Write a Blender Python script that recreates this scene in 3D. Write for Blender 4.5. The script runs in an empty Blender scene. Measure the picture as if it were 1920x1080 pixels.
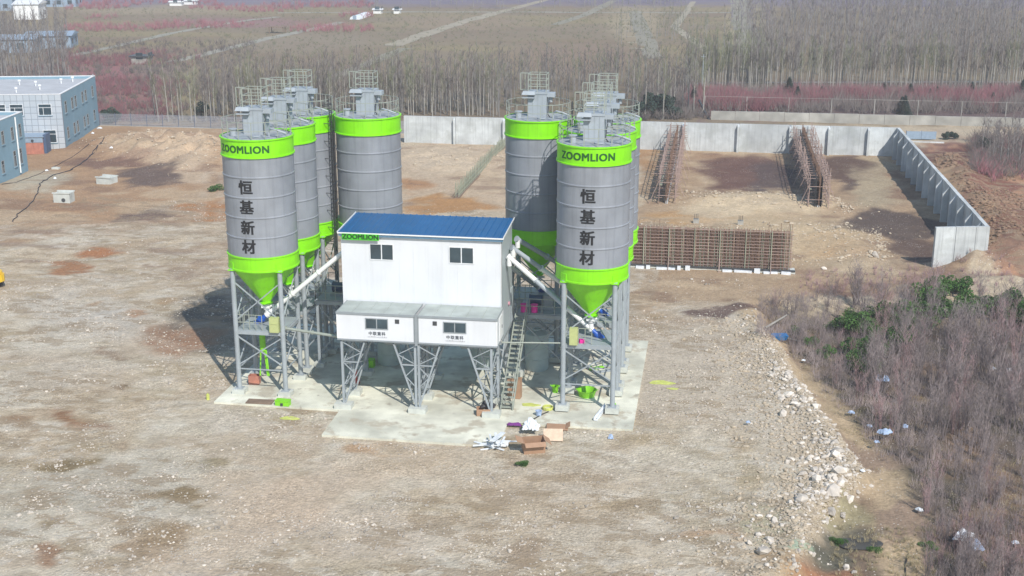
import bpy, bmesh, math, random
import numpy as np
from mathutils import Vector, Matrix, Euler
R = math.radians
rng = np.random.default_rng(7)
random.seed(7)
S = bpy.context.scene
COL = S.collection

# ------------------------------------------------------------------ camera, sky, sun, exposure
CH, FPX, PIT, YAW = 30.0, 2400.0, R(16.4), R(9.0)
cam = bpy.data.cameras.new('camera'); cam.sensor_width = 36.0; cam.lens = 36.0 * FPX / 1920.0
cam.clip_start = 1.0; cam.clip_end = 6000.0
camo = bpy.data.objects.new('camera', cam); COL.objects.link(camo)
camo.location = (0, 0, CH); camo.rotation_euler = (R(90) - PIT, 0, YAW)
S.camera = camo
SUN_AZ, SUN_EL = R(34.0), R(43.0)           # towards the sun: right of the viewer's back
sdir = Vector((math.sin(SUN_AZ) * math.cos(SUN_EL), -math.cos(SUN_AZ) * math.cos(SUN_EL), math.sin(SUN_EL)))
W = bpy.data.worlds.new('World'); S.world = W; W.use_nodes = True
nt = W.node_tree; nt.nodes.clear()
sky = nt.nodes.new('ShaderNodeTexSky'); sky.sky_type = 'NISHITA'; sky.sun_disc = False
sky.sun_elevation = SUN_EL; sky.sun_rotation = math.atan2(sdir.x, sdir.y); sky.dust_density = .3; sky.air_density = 1.4; sky.ozone_density = 2.0
bg = nt.nodes.new('ShaderNodeBackground'); bg.inputs['Strength'].default_value = 0.115
wo = nt.nodes.new('ShaderNodeOutputWorld'); nt.links.new(sky.outputs[0], bg.inputs[0]); nt.links.new(bg.outputs[0], wo.inputs[0])
sl = bpy.data.lights.new('sun', 'SUN'); sl.energy = 3.75; sl.angle = R(0.5); sl.color = (1.0, 0.945, 0.865)
so = bpy.data.objects.new('sun', sl); COL.objects.link(so); so.rotation_euler = sdir.to_track_quat('Z', 'Y').to_euler()
so.location = (0, 0, 80)
S.view_settings.view_transform = 'Standard'; S.view_settings.look = 'None'
S.view_settings.gamma = 1.0; S.view_settings.exposure = 0.35; S.view_settings.use_curve_mapping = False
HAZE = .00045
S.render.engine = 'CYCLES'
S.cycles.use_denoising = True
S.cycles.max_bounces = 6; S.cycles.diffuse_bounces = 3; S.cycles.glossy_bounces = 3; S.cycles.volume_bounces = 1
S.cycles.transparent_max_bounces = 8

# ------------------------------------------------------------------ photo pixel <-> place on the ground
_F = np.array([-math.sin(YAW) * math.cos(PIT), math.cos(YAW) * math.cos(PIT), -math.sin(PIT)])
_Rt = np.array([math.cos(YAW), math.sin(YAW), 0.0]); _U = np.cross(_Rt, _F)
def un(px, py, z=0.0):
    r = _F * FPX + _Rt * (px - 960) + _U * (540 - py)
    t = (z - CH) / r[2]
    return Vector((float(r[0] * t), float(r[1] * t), z))
def proj(x, y, z=0.0):
    v0, v1, v2 = x, y, z - CH
    d = v0 * _F[0] + v1 * _F[1] + v2 * _F[2]
    u = v0 * _Rt[0] + v1 * _Rt[1]
    w = v0 * _U[0] + v1 * _U[1] + v2 * _U[2]
    return 960 + FPX * u / d, 540 - FPX * w / d

# ------------------------------------------------------------------ noise for terrain and stains
def _hash(ix, iy, s):
    h = (ix.astype(np.int64) * 374761393 + iy.astype(np.int64) * 668265263 + s * 974711) & 0x7fffffff
    h = ((h ^ (h >> 13)) * 1274126177) & 0x7fffffff
    return ((h ^ (h >> 16)) & 0xffff) / 65535.0
def vnoise(x, y, s=0):
    x = np.asarray(x, float); y = np.asarray(y, float)
    ix = np.floor(x); iy = np.floor(y); fx = x - ix; fy = y - iy
    fx = fx * fx * (3 - 2 * fx); fy = fy * fy * (3 - 2 * fy)
    a = _hash(ix, iy, s); b = _hash(ix + 1, iy, s); c = _hash(ix, iy + 1, s); d = _hash(ix + 1, iy + 1, s)
    return (a * (1 - fx) + b * fx) * (1 - fy) + (c * (1 - fx) + d * fx) * fy
def fbm(x, y, s=0, o=4):
    t = 0; a = .5; n = 0
    for k in range(o):
        t = t + a * vnoise(x * 2 ** k, y * 2 ** k, s + k); n += a; a *= .5
    return t / n
def sstep(a, b, x):
    t = np.clip((x - a) / (b - a), 0, 1); return t * t * (3 - 2 * t)
def lin(c):
    return tuple(((v / 255.0) / 12.92 if v <= 10 else ((v / 255.0 + .055) / 1.055) ** 2.4) for v in c)

# ------------------------------------------------------------------ materials
MATS = {}
def mat(name, col, rough=.7, metal=0., var=.12, scale=3., bump=0., spec=.5, rand=0., var2=0., scale2=.4, coat=0., streak=0.):
    if name in MATS: return MATS[name]
    m = bpy.data.materials.new(name); m.use_nodes = True; n = m.node_tree; N = n.nodes; L = n.links
    p = N['Principled BSDF']; p.inputs['Roughness'].default_value = rough; p.inputs['Metallic'].default_value = metal
    p.inputs['Specular IOR Level'].default_value = spec
    if coat: p.inputs['Coat Weight'].default_value = coat
    tc = N.new('ShaderNodeTexCoord')
    no = N.new('ShaderNodeTexNoise'); no.inputs['Scale'].default_value = scale; no.inputs['Detail'].default_value = 6
    L.new(tc.outputs['Object'], no.inputs['Vector'])
    mr = N.new('ShaderNodeMapRange'); mr.inputs['From Min'].default_value = .3; mr.inputs['From Max'].default_value = .7
    mr.inputs['To Min'].default_value = 1 - var; mr.inputs['To Max'].default_value = 1 + var
    L.new(no.outputs['Fac'], mr.inputs['Value'])
    last = mr.outputs[0]
    if var2:
        n2 = N.new('ShaderNodeTexNoise'); n2.inputs['Scale'].default_value = scale2; n2.inputs['Detail'].default_value = 4
        L.new(tc.outputs['Object'], n2.inputs['Vector'])
        m2 = N.new('ShaderNodeMapRange'); m2.inputs['From Min'].default_value = .35; m2.inputs['From Max'].default_value = .65
        m2.inputs['To Min'].default_value = 1 - var2; m2.inputs['To Max'].default_value = 1 + var2
        L.new(n2.outputs['Fac'], m2.inputs['Value'])
        mm = N.new('ShaderNodeMath'); mm.operation = 'MULTIPLY'; L.new(last, mm.inputs[0]); L.new(m2.outputs[0], mm.inputs[1]); last = mm.outputs[0]
    if streak:
        mp = N.new('ShaderNodeMapping'); mp.inputs['Scale'].default_value = (5., 5., .22); L.new(tc.outputs['Object'], mp.inputs['Vector'])
        n4 = N.new('ShaderNodeTexNoise'); n4.inputs['Scale'].default_value = 1.0; n4.inputs['Detail'].default_value = 6; L.new(mp.outputs[0], n4.inputs['Vector'])
        m4 = N.new('ShaderNodeMapRange'); m4.inputs['From Min'].default_value = .5; m4.inputs['From Max'].default_value = .72
        m4.inputs['To Min'].default_value = 1.; m4.inputs['To Max'].default_value = 1 - streak; L.new(n4.outputs['Fac'], m4.inputs['Value'])
        mm = N.new('ShaderNodeMath'); mm.operation = 'MULTIPLY'; L.new(last, mm.inputs[0]); L.new(m4.outputs[0], mm.inputs[1]); last = mm.outputs[0]
    if rand:
        oi = N.new('ShaderNodeObjectInfo'); m3 = N.new('ShaderNodeMapRange')
        m3.inputs['To Min'].default_value = 1 - rand; m3.inputs['To Max'].default_value = 1 + rand
        L.new(oi.outputs['Random'], m3.inputs['Value'])
        mm = N.new('ShaderNodeMath'); mm.operation = 'MULTIPLY'; L.new(last, mm.inputs[0]); L.new(m3.outputs[0], mm.inputs[1]); last = mm.outputs[0]
    vm = N.new('ShaderNodeVectorMath'); vm.operation = 'SCALE'; vm.inputs[0].default_value = col[:3]
    L.new(last, vm.inputs['Scale']); L.new(vm.outputs[0], p.inputs['Base Color'])
    if bump:
        b = N.new('ShaderNodeBump'); b.inputs['Strength'].default_value = bump; b.inputs['Distance'].default_value = .03
        n3 = N.new('ShaderNodeTexNoise'); n3.inputs['Scale'].default_value = scale * 5; n3.inputs['Detail'].default_value = 5
        L.new(tc.outputs['Object'], n3.inputs['Vector']); L.new(n3.outputs['Fac'], b.inputs['Height']); L.new(b.outputs[0], p.inputs['Normal'])
    MATS[name] = m
    return m

M = dict(
    silo=mat('silo_grey_paint', (.25, .268, .30), .42, .0, .05, 1.2, .0, .5, 0, .10, .5, 0, .16),
    roofg=mat('silo_roof_grey', (.30, .34, .37), .6, 0, .15, 3, 0, .4, 0, .15, .8),
    green=mat('neon_green_paint', (.225, .70, .002), .42, 0, .05, 1.5, 0, .5, 0, .07, .6, 0, .12),
    dkgreen=mat('dark_green_letters', (.01, .10, .012), .5, 0, .05),
    black=mat('black_letters', (.012, .013, .016), .5, 0, .05),
    steel=mat('grey_painted_steel', (.30, .335, .36), .5, .0, .10, 2, 0, .5, .06),
    steel2=mat('pale_rail_paint', (.30, .33, .29), .55, 0, .1, 2),
    galv=mat('light_filter_steel', (.33, .37, .41), .5, .0, .08, 2, 0, .5, .05),
    dark=mat('dark_steel', (.05, .055, .06), .5, 0, .2),
    white=mat('white_sandwich_panel', (.66, .68, .71), .45, 0, .02, .7, 0, .4, .012, .03, .5, 0, .05),
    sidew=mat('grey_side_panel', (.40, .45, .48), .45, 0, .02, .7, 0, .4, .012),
    whitep=mat('white_tube_paint', (.75, .76, .76), .45, 0, .05),
    blueroof=mat('blue_roof_sheet', (.003, .09, .25), .4, 0, .06, 1.2, 0, .5, 0, .08, .5),
    cabroof=mat('cabin_roof_sheet', (.36, .40, .38), .6, 0, .08, 1.2, 0, .4, 0, .10, .6),
    frame=mat('window_frame_white', (.70, .72, .74), .4),
    frameg=mat('window_frame_grey', (.28, .31, .33), .4),
    glass=mat('dark_window_glass', (.035, .06, .075), .08, 0, .25, 1.5, 0, .8, .2),
    trim=mat('grey_trim', (.26, .29, .31), .5, 0, .06),
    blue=mat('blue_motor_paint', (.01, .09, .42), .4, 0, .1),
    conc=mat('pale_concrete', (.52, .54, .51), .85, 0, .10, 1.3, .25, .3, .05, .14, .28),
    concw=mat('wall_concrete', (.50, .525, .53), .85, 0, .12, .9, .2, .3, .09, .15, .3, 0, .22),
    ped=mat('pedestal_concrete', (.50, .52, .48), .85, 0, .12, 2, .2),
    rust=mat('rusty_rebar', (.20, .125, .09), .8, 0, .35, 3, 0, .3, .15),
    scaf=mat('scaffold_tube', (.33, .24, .21), .7, 0, .25, 2, 0, .4, .2),
    plank=mat('greenish_formwork', (.30, .32, .24), .8, 0, .25, 2, 0, .3, .15),
    dirtp=mat('brown_plywood', (.20, .14, .10), .8, 0, .2, 2),
    card=mat('brown_cardboard', (.36, .22, .14), .8, 0, .08, 3),
    card2=mat('pale_board', (.60, .46, .34), .8, 0, .12, 4),
    plastw=mat('white_plastic_sheet', (.72, .76, .80), .4, 0, .15, 3),
    plastb=mat('bluish_plastic_sheet', (.35, .45, .62), .4, 0, .2, 3),
    cable=mat('black_cable', (.03, .03, .035), .6),
    yellow=mat('yellow_machine_paint', (.72, .46, .02), .45, 0, .1),
    cream=mat('cream_control_box', (.42, .46, .20), .6, 0, .08),
    tank=mat('pale_tank', (.42, .50, .50), .5, 0, .06),
    red=mat('red_paint', (.45, .05, .05), .5),
    orange=mat('orange_red_sheet', (.42, .17, .12), .6, 0, .2, 2),
    tealb=mat('light_blue_render', (.20, .32, .40), .8, 0, .04, .8, 0, .3, 0, .05, .3),
    officer=mat('office_roof', (.42, .43, .45), .8, 0, .1, .6),
    whitew=mat('white_parapet', (.72, .72, .72), .7),
    clod=mat('earth_clod', (.24, .16, .11), .95, 0, .2, 2, .3, .2, .2),
    rock=mat('pale_rubble', (.54, .49, .43), .9, 0, .22, 2, .3, .2, .28),
    pave3=mat('field_lane_grass', (.235, .215, .165), .95, 0, .15, .3),
    trunkf=mat('far_grey_bark', (.22, .21, .20), .9, 0, .2, 1, 0, .2, .15),
    rocks=mat('sandy_rubble', (.44, .37, .28), .9, 0, .2, 2, .3, .2, .2),
    rockg=mat('grey_beige_gravel', (.43, .385, .33), .9, 0, .3, 1.5, 0, .2, 0, .3, .6),
    trunkw=mat('pale_poplar_bark', (.31, .295, .265), .9, 0, .2, 1, 0, .2, .15),
    twig=mat('grey_brown_twigs', (.175, .15, .14), .9, 0, .15, .5, 0, .2, .2),
    twigo=mat('olive_twigs', (.20, .21, .13), .9, 0, .15, .5, 0, .2, .2),
    twigp=mat('mauve_twigs', (.17, .145, .21), .9, 0, .2, .1, 0, .2, .15),
    twigpink=mat('pink_twigs', (.27, .12, .135), .9, 0, .2, .4, 0, .2, .2),
    scrub=mat('dry_scrub_twigs', (.275, .23, .225), .9, 0, .3, .3, 0, .2, .2, .25, .07),
    scrubp=mat('reddish_scrub_twigs', (.33, .225, .225), .9, 0, .25, .3, 0, .2, .2),
    drygrass=mat('dry_grass', (.33, .28, .17), .9, 0, .3, .4),
    leaf=mat('evergreen_leaves', (.062, .14, .03), .7, 0, .35, .8, 0, .3, .2),
    darkleaf=mat('dark_conifer_needles', (.035, .06, .045), .8, 0, .3, .6, 0, .3, .2),
    lime=mat('lime_plastic', (.22, .60, .02), .5, 0, .08),
    limep=mat('yellow_paint_spill', (.50, .54, .14), .9, 0, .2, 3),
    purple=mat('purple_cloth', (.16, .03, .20), .8),
    pink=mat('magenta_cloth', (.80, .03, .35), .7),
    pave=mat('field_track_dirt', (.28, .265, .22), .95, 0, .15, .3),
    pave2=mat('pale_track_dirt', (.31, .27, .20), .95, 0, .15, .3),
    mesh=mat('fence_mesh_grey', (.33, .35, .40), .7, 0, .1),
    postb=mat('fence_post_blue_grey', (.12, .15, .22), .6),
    lowwall=mat('weathered_wall', (.34, .33, .30), .9, 0, .2, .6, .2, .3, 0, .2, .12),
    bluec=mat('faded_blue_panel', (.25, .33, .42), .7, 0, .1),
)

# ------------------------------------------------------------------ object helpers
def tag(o, label=None, cat=None, group=None, kind=None):
    if label: o['label'] = label
    if cat: o['category'] = cat
    if group: o['group'] = group
    if kind: o['kind'] = kind
    return o
def thing(name, label, cat, loc=(0, 0, 0), rz=0., group=None):
    o = bpy.data.objects.new(name, None); COL.objects.link(o); o.location = loc; o.rotation_euler = (0, 0, rz)
    o.empty_display_size = .3
    return tag(o, label, cat, group)
def kids(o): return [c for c in ALLC.get(o.name, [])]
ALLC = {}
def link(o, parent=None):
    COL.objects.link(o)
    if parent is not None:
        o.parent = parent; ALLC.setdefault(parent.name, []).append(o)
    return o
def copy_tree(o, parent=None):
    c = o.copy(); link(c, parent)
    for ch in kids(o): copy_tree(ch, c)
    return c
def box_vf(a, b):
    x0, y0, z0 = a; x1, y1, z1 = b
    v = [(x0, y0, z0), (x1, y0, z0), (x1, y1, z0), (x0, y1, z0), (x0, y0, z1), (x1, y0, z1), (x1, y1, z1), (x0, y1, z1)]
    f = [(0, 3, 2, 1), (4, 5, 6, 7), (0, 1, 5, 4), (1, 2, 6, 5), (2, 3, 7, 6), (3, 0, 4, 7)]
    return v, f
class MB:
    def __init__(s): s.v = []; s.f = []; s.sm = []
    def add(s, v, f, smooth=False):
        b = len(s.v); s.v += [tuple(p) for p in v]; s.f += [tuple(i + b for i in q) for q in f]; s.sm += [smooth] * len(f); return s
    def box(s, a, b): return s.add(*box_vf(a, b))
    def cbox(s, c, d, rot=None):
        v, f = box_vf((-d[0] / 2, -d[1] / 2, -d[2] / 2), (d[0] / 2, d[1] / 2, d[2] / 2))
        m = Euler(rot).to_matrix() if rot else Matrix.Identity(3)
        return s.add([m @ Vector(p) + Vector(c) for p in v], f)
    def beam(s, p, q, w, h=None):
        h = h or w; p = Vector(p); q = Vector(q); d = q - p; L = d.length; d.normalize()
        up = Vector((0, 0, 1)) if abs(d.z) < .95 else Vector((0, 1, 0))
        x = d.cross(up).normalized(); y = x.cross(d).normalized()
        v = []
        for t in (p, q):
            for sx, sy in ((-1, -1), (1, -1), (1, 1), (-1, 1)): v.append(t + x * sx * w / 2 + y * sy * h / 2)
        return s.add(v, [(3, 2, 1, 0), (4, 5, 6, 7), (0, 1, 5, 4), (1, 2, 6, 5), (2, 3, 7, 6), (3, 0, 4, 7)])
    def tube(s, p, q, r, n=8, r2=None):
        r2 = r if r2 is None else r2
        p = Vector(p); q = Vector(q); d = (q - p).normalized()
        up = Vector((0, 0, 1)) if abs(d.z) < .95 else Vector((0, 1, 0))
        x = d.cross(up).normalized(); y = x.cross(d).normalized(); v = []
        for t, rr in ((p, r), (q, r2)):
            for k in range(n):
                a = 2 * math.pi * k / n; v.append(t + x * math.cos(a) * rr + y * math.sin(a) * rr)
        b = len(s.v)
        s.add(v, [(k, (k + 1) % n, n + (k + 1) % n, n + k) for k in range(n)], True)
        s.f += [tuple(b + k for k in reversed(range(n))), tuple(b + n + k for k in range(n))]; s.sm += [False, False]
        return s
    def path(s, pts, r, n=6):
        for a, b in zip(pts[:-1], pts[1:]): s.tube(a, b, r, n)
        return s
    def lathe(s, prof, n=64, c=(0, 0), cap0=False, cap1=False):
        v = []
        for r, z in prof:
            for k in range(n):
                a = 2 * math.pi * k / n; v.append((c[0] + r * math.cos(a), c[1] + r * math.sin(a), z))
        b = len(s.v); f = []
        for i in range(len(prof) - 1):
            for k in range(n):
                f.append((i * n + k, i * n + (k + 1) % n, (i + 1) * n + (k + 1) % n, (i + 1) * n + k))
        s.add(v, f, True)
        if cap0: s.f.append(tuple(b + k for k in reversed(range(n)))); s.sm.append(False)
        if cap1: s.f.append(tuple(b + (len(prof) - 1) * n + k for k in range(n))); s.sm.append(False)
        return s
    def prism(s, poly, z0, z1):
        n = len(poly)
        v = [(x, y, z0) for x, y in poly] + [(x, y, z1) for x, y in poly]
        return s.add(v, [tuple(reversed(range(n))), tuple(range(n, 2 * n))] + [(k, (k + 1) % n, n + (k + 1) % n, n + k) for k in range(n)])
    def mesh(s, name, m):
        me = bpy.data.meshes.new(name); me.from_pydata(s.v, [], s.f); me.materials.append(m)
        me.polygons.foreach_set('use_smooth', s.sm)
        if any(s.sm):
            try: me.set_sharp_from_angle(angle=R(40))
            except Exception: pass
        me.update(); return me
    def build(s, name, m, parent=None):
        return link(bpy.data.objects.new(name, s.mesh(name, m)), parent)
def npmesh(name, V, F, m, parent=None, smooth=False, doLink=True):
    me = bpy.data.meshes.new(name); V = np.ascontiguousarray(V.reshape(-1, 3), dtype=np.float32); F = np.ascontiguousarray(F.reshape(-1, 3), dtype=np.int32)
    me.vertices.add(len(V)); me.vertices.foreach_set('co', V.ravel())
    me.loops.add(F.size); me.loops.foreach_set('vertex_index', F.ravel())
    me.polygons.add(len(F)); me.polygons.foreach_set('loop_start', np.arange(0, F.size, 3, dtype=np.int32))
    me.polygons.foreach_set('loop_total', np.full(len(F), 3, dtype=np.int32))
    me.polygons.foreach_set('use_smooth', np.full(len(F), smooth, dtype=bool))
    me.update(calc_edges=True); me.materials.append(m)
    if not doLink: return me
    return link(bpy.data.objects.new(name, me), parent)
def inst(name, me, parent=None, loc=(0, 0, 0), rot=None, sc=None):
    o = bpy.data.objects.new(name, me); o.location = loc
    if rot: o.rotation_euler = rot
    if sc: o.scale = sc
    return link(o, parent)

def text_mesh(body, size, bold=0., depth=.02, spacing=1.0, align='CENTER'):
    c = bpy.data.curves.new('letters', 'FONT'); c.body = body; c.size = size; c.offset = bold; c.extrude = depth / 2
    c.align_x = align; c.align_y = 'CENTER'; c.space_character = spacing; c.resolution_u = 3
    o = bpy.data.objects.new('letters', c); COL.objects.link(o)
    dg = bpy.context.evaluated_depsgraph_get(); me = bpy.data.meshes.new_from_object(o.evaluated_get(dg))
    bpy.data.objects.remove(o); bpy.data.curves.remove(c)
    return me
def letters_on(body, size, m, parent, fn, bold=0., sx=1., slices=0, name='lettering', spacing=1.0):
    me = text_mesh(body, size, 0., .012, spacing)
    bm = bmesh.new()
    offs = [(0, 0)] if not bold else [(-bold, -bold * .6), (bold, -bold * .6), (-bold, bold * .6), (bold, bold * .6), (0, 0)]
    for k, (ox, oy) in enumerate(offs):
        b0 = len(bm.verts); bm.from_mesh(me); bm.verts.ensure_lookup_table()
        for v in bm.verts[b0:]: v.co.x += ox; v.co.y += oy; v.co.z += k * .0012
    if slices:
        xs = [v.co.x for v in bm.verts]
        for x in np.arange(min(xs), max(xs), slices):
            bmesh.ops.bisect_plane(bm, geom=bm.verts[:] + bm.edges[:] + bm.faces[:], plane_co=(float(x), 0, 0), plane_no=(1, 0, 0))
    for v in bm.verts: v.co = Vector(fn(v.co.x * sx, v.co.y, v.co.z))
    bm.to_mesh(me); bm.free(); me.materials.clear(); me.materials.append(m); me.name = name
    return link(bpy.data.objects.new(name, me), parent)

# ------------------------------------------------------------------ terrain
EDGE = np.array([(45, -4), (50, 1.5), (57, 4.6), (63, 6.2), (68, 8.6), (74, 7.6), (79.5, 6.5), (86, 5.3), (90, 4.9), (96, 3.6), (101, 3.2)])
def edge_x(y): return np.interp(y, EDGE[:, 0], EDGE[:, 1])
MOUNDS = [(un(330, 285), 9, 7, 1.7), (un(250, 275), 6, 5, 1.2), (un(390, 300), 5, 8, 1.0), (un(850, 300), 9, 8, .5), (un(1420, 380), 9, 3.5, .7),
          (un(1330, 440), 7, 5, .35), (un(1560, 440), 5, 5, .35), (un(1835, 505), 2.6, 2.2, 1.7), (un(1880, 540), 4, 2.2, .8), (un(1760, 550), 5, 1.6, .6), (un(560, 470), 5, 5, .2),
          (un(30, 350), 4, 3, .3), (un(1620, 470), 3, 3, .4)]
_pw = [un(*q) for q in ((1705, 1300), (1700, 1080), (1712, 985), (1695, 920), (1640, 840), (1572, 760), (1508, 690), (1455, 625), (1415, 590))]
def path_x(y): return np.interp(y, [p.y for p in _pw], [p.x for p in _pw])
def gz(x, y):
    x = np.asarray(x, float); y = np.asarray(y, float)
    z = (fbm(x / 7, y / 7, 3) - .5) * .22 + (fbm(x / 1.6, y / 1.6, 9, 3) - .5) * .16
    flat = sstep(-34, -31, x) * (1 - sstep(-4, -1, x)) * sstep(65, 67, y) * (1 - sstep(88, 91, y))
    z = z * (1 - .75 * flat) - .03 * flat
    # fall to the lower scrub land on the right of the made-up yard
    ex = edge_x(y) + (fbm(x / 2.2, y / 2.2, 21, 3) - .5) * 1.2
    d = x - ex
    drop = sstep(0, 1.6, d) * (1 - sstep(97, 102, y))
    lip = np.exp(-((d + .5) / .8) ** 2) * .22 * (1 - sstep(97, 102, y))
    z = z + lip - drop * .95
    for (c, rx, ry, h) in MOUNDS:
        g = np.exp(-((x - c.x) / rx) ** 2 - ((y - c.y) / ry) ** 2)
        z = z + g * h * (.35 + 1.3 * fbm(x / 1.8, y / 1.8, 33, 4))
    # dumped earth bank outside the right-hand retaining wall
    b = np.exp(-((x - (28.6 + (y - 140) * .02)) / 2.1) ** 2) * sstep(112, 120, y) * (1 - sstep(160, 172, y))
    z = z + b * (.5 + 1.1 * fbm(x / 2.5, y / 2.5, 41, 4))
    # wheel ruts along the scrub path
    px = path_x(y)
    z = z - .10 * (np.exp(-((x - px - .7) / .25) ** 2) + np.exp(-((x - px + .7) / .25) ** 2)) * (y < 96)
    # long gentle swell of the fields far away
    far = sstep(260, 420, y)
    z = z + far * (fbm(x / 90, y / 90, 50) - .5) * 2.0
    return z
def gz1(x, y): return float(gz(np.array([x]), np.array([y]))[0])

K = .95
def A(c): return np.array([v * K for v in lin(c)])
def axis(parts):
    out = []
    for a, b, st in parts: out += list(np.arange(a, b, st))
    return np.array(out + [parts[-1][1]])
xs = axis([(-2500, -400, 150), (-400, -120, 10), (-120, -74, 1.6), (-74, -36, .5), (-36, 22, .33), (22, 42, .5), (42, 140, 3), (140, 400, 13), (400, 2500, 150)])
ys = axis([(-300, 40, 20), (40, 47, 1), (47, 104, .33), (104, 172, .6), (172, 250, 1.6), (250, 520, 4), (520, 1000, 30), (1000, 4500, 250)])
X, Y = np.meshgrid(xs, ys); X = X.ravel(); Y = Y.ravel()
Z = gz(X, Y); nx, ny = len(xs), len(ys)
PX, PY = proj(X, np.maximum(Y, 5.0), 0.0)
wx = (fbm(X / 5, Y / 5, 61) - .5); wy = (fbm(X / 5, Y / 5, 67) - .5)
sc_ = np.clip(75.0 / np.maximum(Y, 30), 0, 1.6)
wqx = PX + (wx * 150 + (fbm(X / 1.3, Y / 1.3, 71, 3) - .5) * 60) * sc_
wqy = PY + (wy * 60 + (fbm(X / 1.3, Y / 1.3, 73, 3) - .5) * 26) * sc_
base = np.tile(A((177, 162, 139)), (len(X), 1))
def blend(mask, col):
    global base
    base = base * (1 - mask[:, None]) + A(col) * mask[:, None]
def ell(cx, cy, rx, ry, col, s=1., soft=.5, ang=0.):
    dx = wqx - cx; dy = wqy - cy; a = R(ang); ca, sa = math.cos(a), math.sin(a)
    u = (dx * ca + dy * sa) / rx; v = (-dx * sa + dy * ca) / ry
    d = np.sqrt(u * u + v * v); blend((1 - sstep(1 - soft, 1 + soft * .5, d)) * s, col)
def poly(pts, col, s=1., soft=10.):
    # signed distance to a polygon in the plane of the plan drawing
    P = np.array(pts, float); d = np.full(len(X), 1e9); ins = np.zeros(len(X), bool)
    for i in range(len(P)):
        a = P[i]; b = P[(i + 1) % len(P)]; e = b - a
        t = np.clip(((wqx - a[0]) * e[0] + (wqy - a[1]) * e[1]) / (e @ e), 0, 1)
        d = np.minimum(d, np.hypot(wqx - a[0] - t * e[0], wqy - a[1] - t * e[1]))
        c = ((a[1] > wqy) != (b[1] > wqy)) & (wqx < (b[0] - a[0]) * (wqy - a[1]) / (b[1] - a[1] + 1e-9) + a[0]); ins ^= c
    sd = np.where(ins, d, -d); blend(sstep(-soft, soft, sd) * s, col)
# far fields
n1 = fbm(X / 30, Y / 12, 80)
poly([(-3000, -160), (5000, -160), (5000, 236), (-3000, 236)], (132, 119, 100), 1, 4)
blend(sstep(.45, .62, n1) * (Y > 176) * .6, (142, 130, 98)); blend(sstep(.5, .7, fbm(X / 16, Y / 9, 85)) * (Y > 176) * .45, (124, 106, 90))
poly([(-3000, 120), (330, 120), (300, 236), (-3000, 236)], (126, 108, 104), .7, 8)
ell(190, 140, 70, 34, (150, 92, 98), .6); ell(230, 190, 55, 20, (155, 85, 92), .6); ell(440, 40, 160, 10, (142, 104, 112), .6)
ell(300, 18, 220, 9, (152, 138, 116), .7); ell(860, 40, 150, 14, (142, 126, 106), .8); ell(560, 80, 180, 18, (140, 128, 112), .6)
ell(1080, 110, 150, 30, (136, 116, 102), .6); ell(1190, 45, 60, 40, (160, 146, 122), .7); ell(1400, 50, 40, 60, (166, 154, 124), .8); ell(1405, 120, 35, 30, (150, 140, 116), .6)
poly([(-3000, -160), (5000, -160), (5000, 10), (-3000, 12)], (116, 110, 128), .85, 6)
poly([(1290, 185), (3000, 185), (3000, 224), (1310, 224)], (120, 100, 98), .8, 4)
# left-hand rough ground
poly([(-900, 238), (430, 238), (430, 400), (235, 440), (-900, 520)], (160, 131, 103), 1, 8)
ell(320, 285, 110, 42, (186, 164, 138), .9); ell(360, 330, 60, 25, (180, 160, 136), .8)
ell(60, 345, 60, 22, (172, 166, 148), .8); ell(200, 310, 75, 10, (112, 90, 78), .95, .3); ell(290, 335, 60, 20, (100, 86, 78), .95, .3); ell(250, 408, 56, 16, (108, 90, 80), .95, .3); ell(140, 275, 60, 14, (140, 112, 90), .8)
ell(330, 395, 90, 18, (160, 150, 134), .6); ell(120, 400, 70, 18, (160, 128, 98), .7, .5); ell(250, 300, 50, 8, (150, 124, 104), .8)
ell(390, 395, 60, 14, (160, 116, 78), .8); ell(185, 476, 52, 14, (158, 112, 78), .95, .3); ell(110, 497, 40, 9, (152, 112, 80), .8); ell(140, 462, 70, 8, (196, 190, 184), .6)
# back yard and bins
poly([(752, 268), (950, 268), (950, 400), (752, 400)], (178, 158, 134), 1, 4); ell(840, 300, 90, 26, (190, 172, 148), .9); ell(780, 345, 40, 16, (158, 116, 78), .8); ell(830, 385, 80, 16, (168, 132, 92), .9)
poly([(1195, 282), (1760, 282), (1800, 520), (1195, 600)], (163, 140, 114), 1, 6)
ell(1220, 300, 35, 25, (160, 124, 88), .8); ell(1400, 325, 85, 34, (104, 80, 70), .95); ell(1450, 335, 60, 32, (88, 76, 74), .9); ell(1350, 300, 70, 12, (152, 122, 96), .7)
ell(1410, 385, 150, 26, (192, 172, 142), .95); ell(1420, 450, 220, 50, (186, 164, 132), .9); ell(1280, 405, 90, 10, (176, 138, 92), .7); ell(1530, 455, 50, 24, (172, 134, 94), .7)
ell(1590, 310, 40, 22, (92, 74, 66), .95); ell(1585, 345, 22, 22, (86, 74, 70), .85); ell(1640, 330, 40, 60, (166, 150, 124), .9); ell(1640, 380, 60, 25, (162, 148, 124), .8)
ell(1700, 350, 30, 40, (128, 104, 86), .6); ell(1660, 422, 100, 24, (90, 78, 72), .97, .3); ell(1700, 460, 66, 26, (94, 78, 70), .95, .4, 25); ell(1610, 418, 30, 7, (120, 108, 140), .4)
ell(1630, 500, 140, 18, (168, 150, 124), .8); ell(1600, 530, 60, 9, (128, 104, 88), .7); ell(1740, 530, 90, 12, (124, 100, 86), .7)
poly([(1195, 512), (1440, 512), (1440, 596), (1195, 590)], (164, 143, 118), .9, 10); ell(1370, 582, 55, 10, (112, 92, 82), .85); ell(1300, 600, 130, 10, (150, 122, 98), .6)
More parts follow.
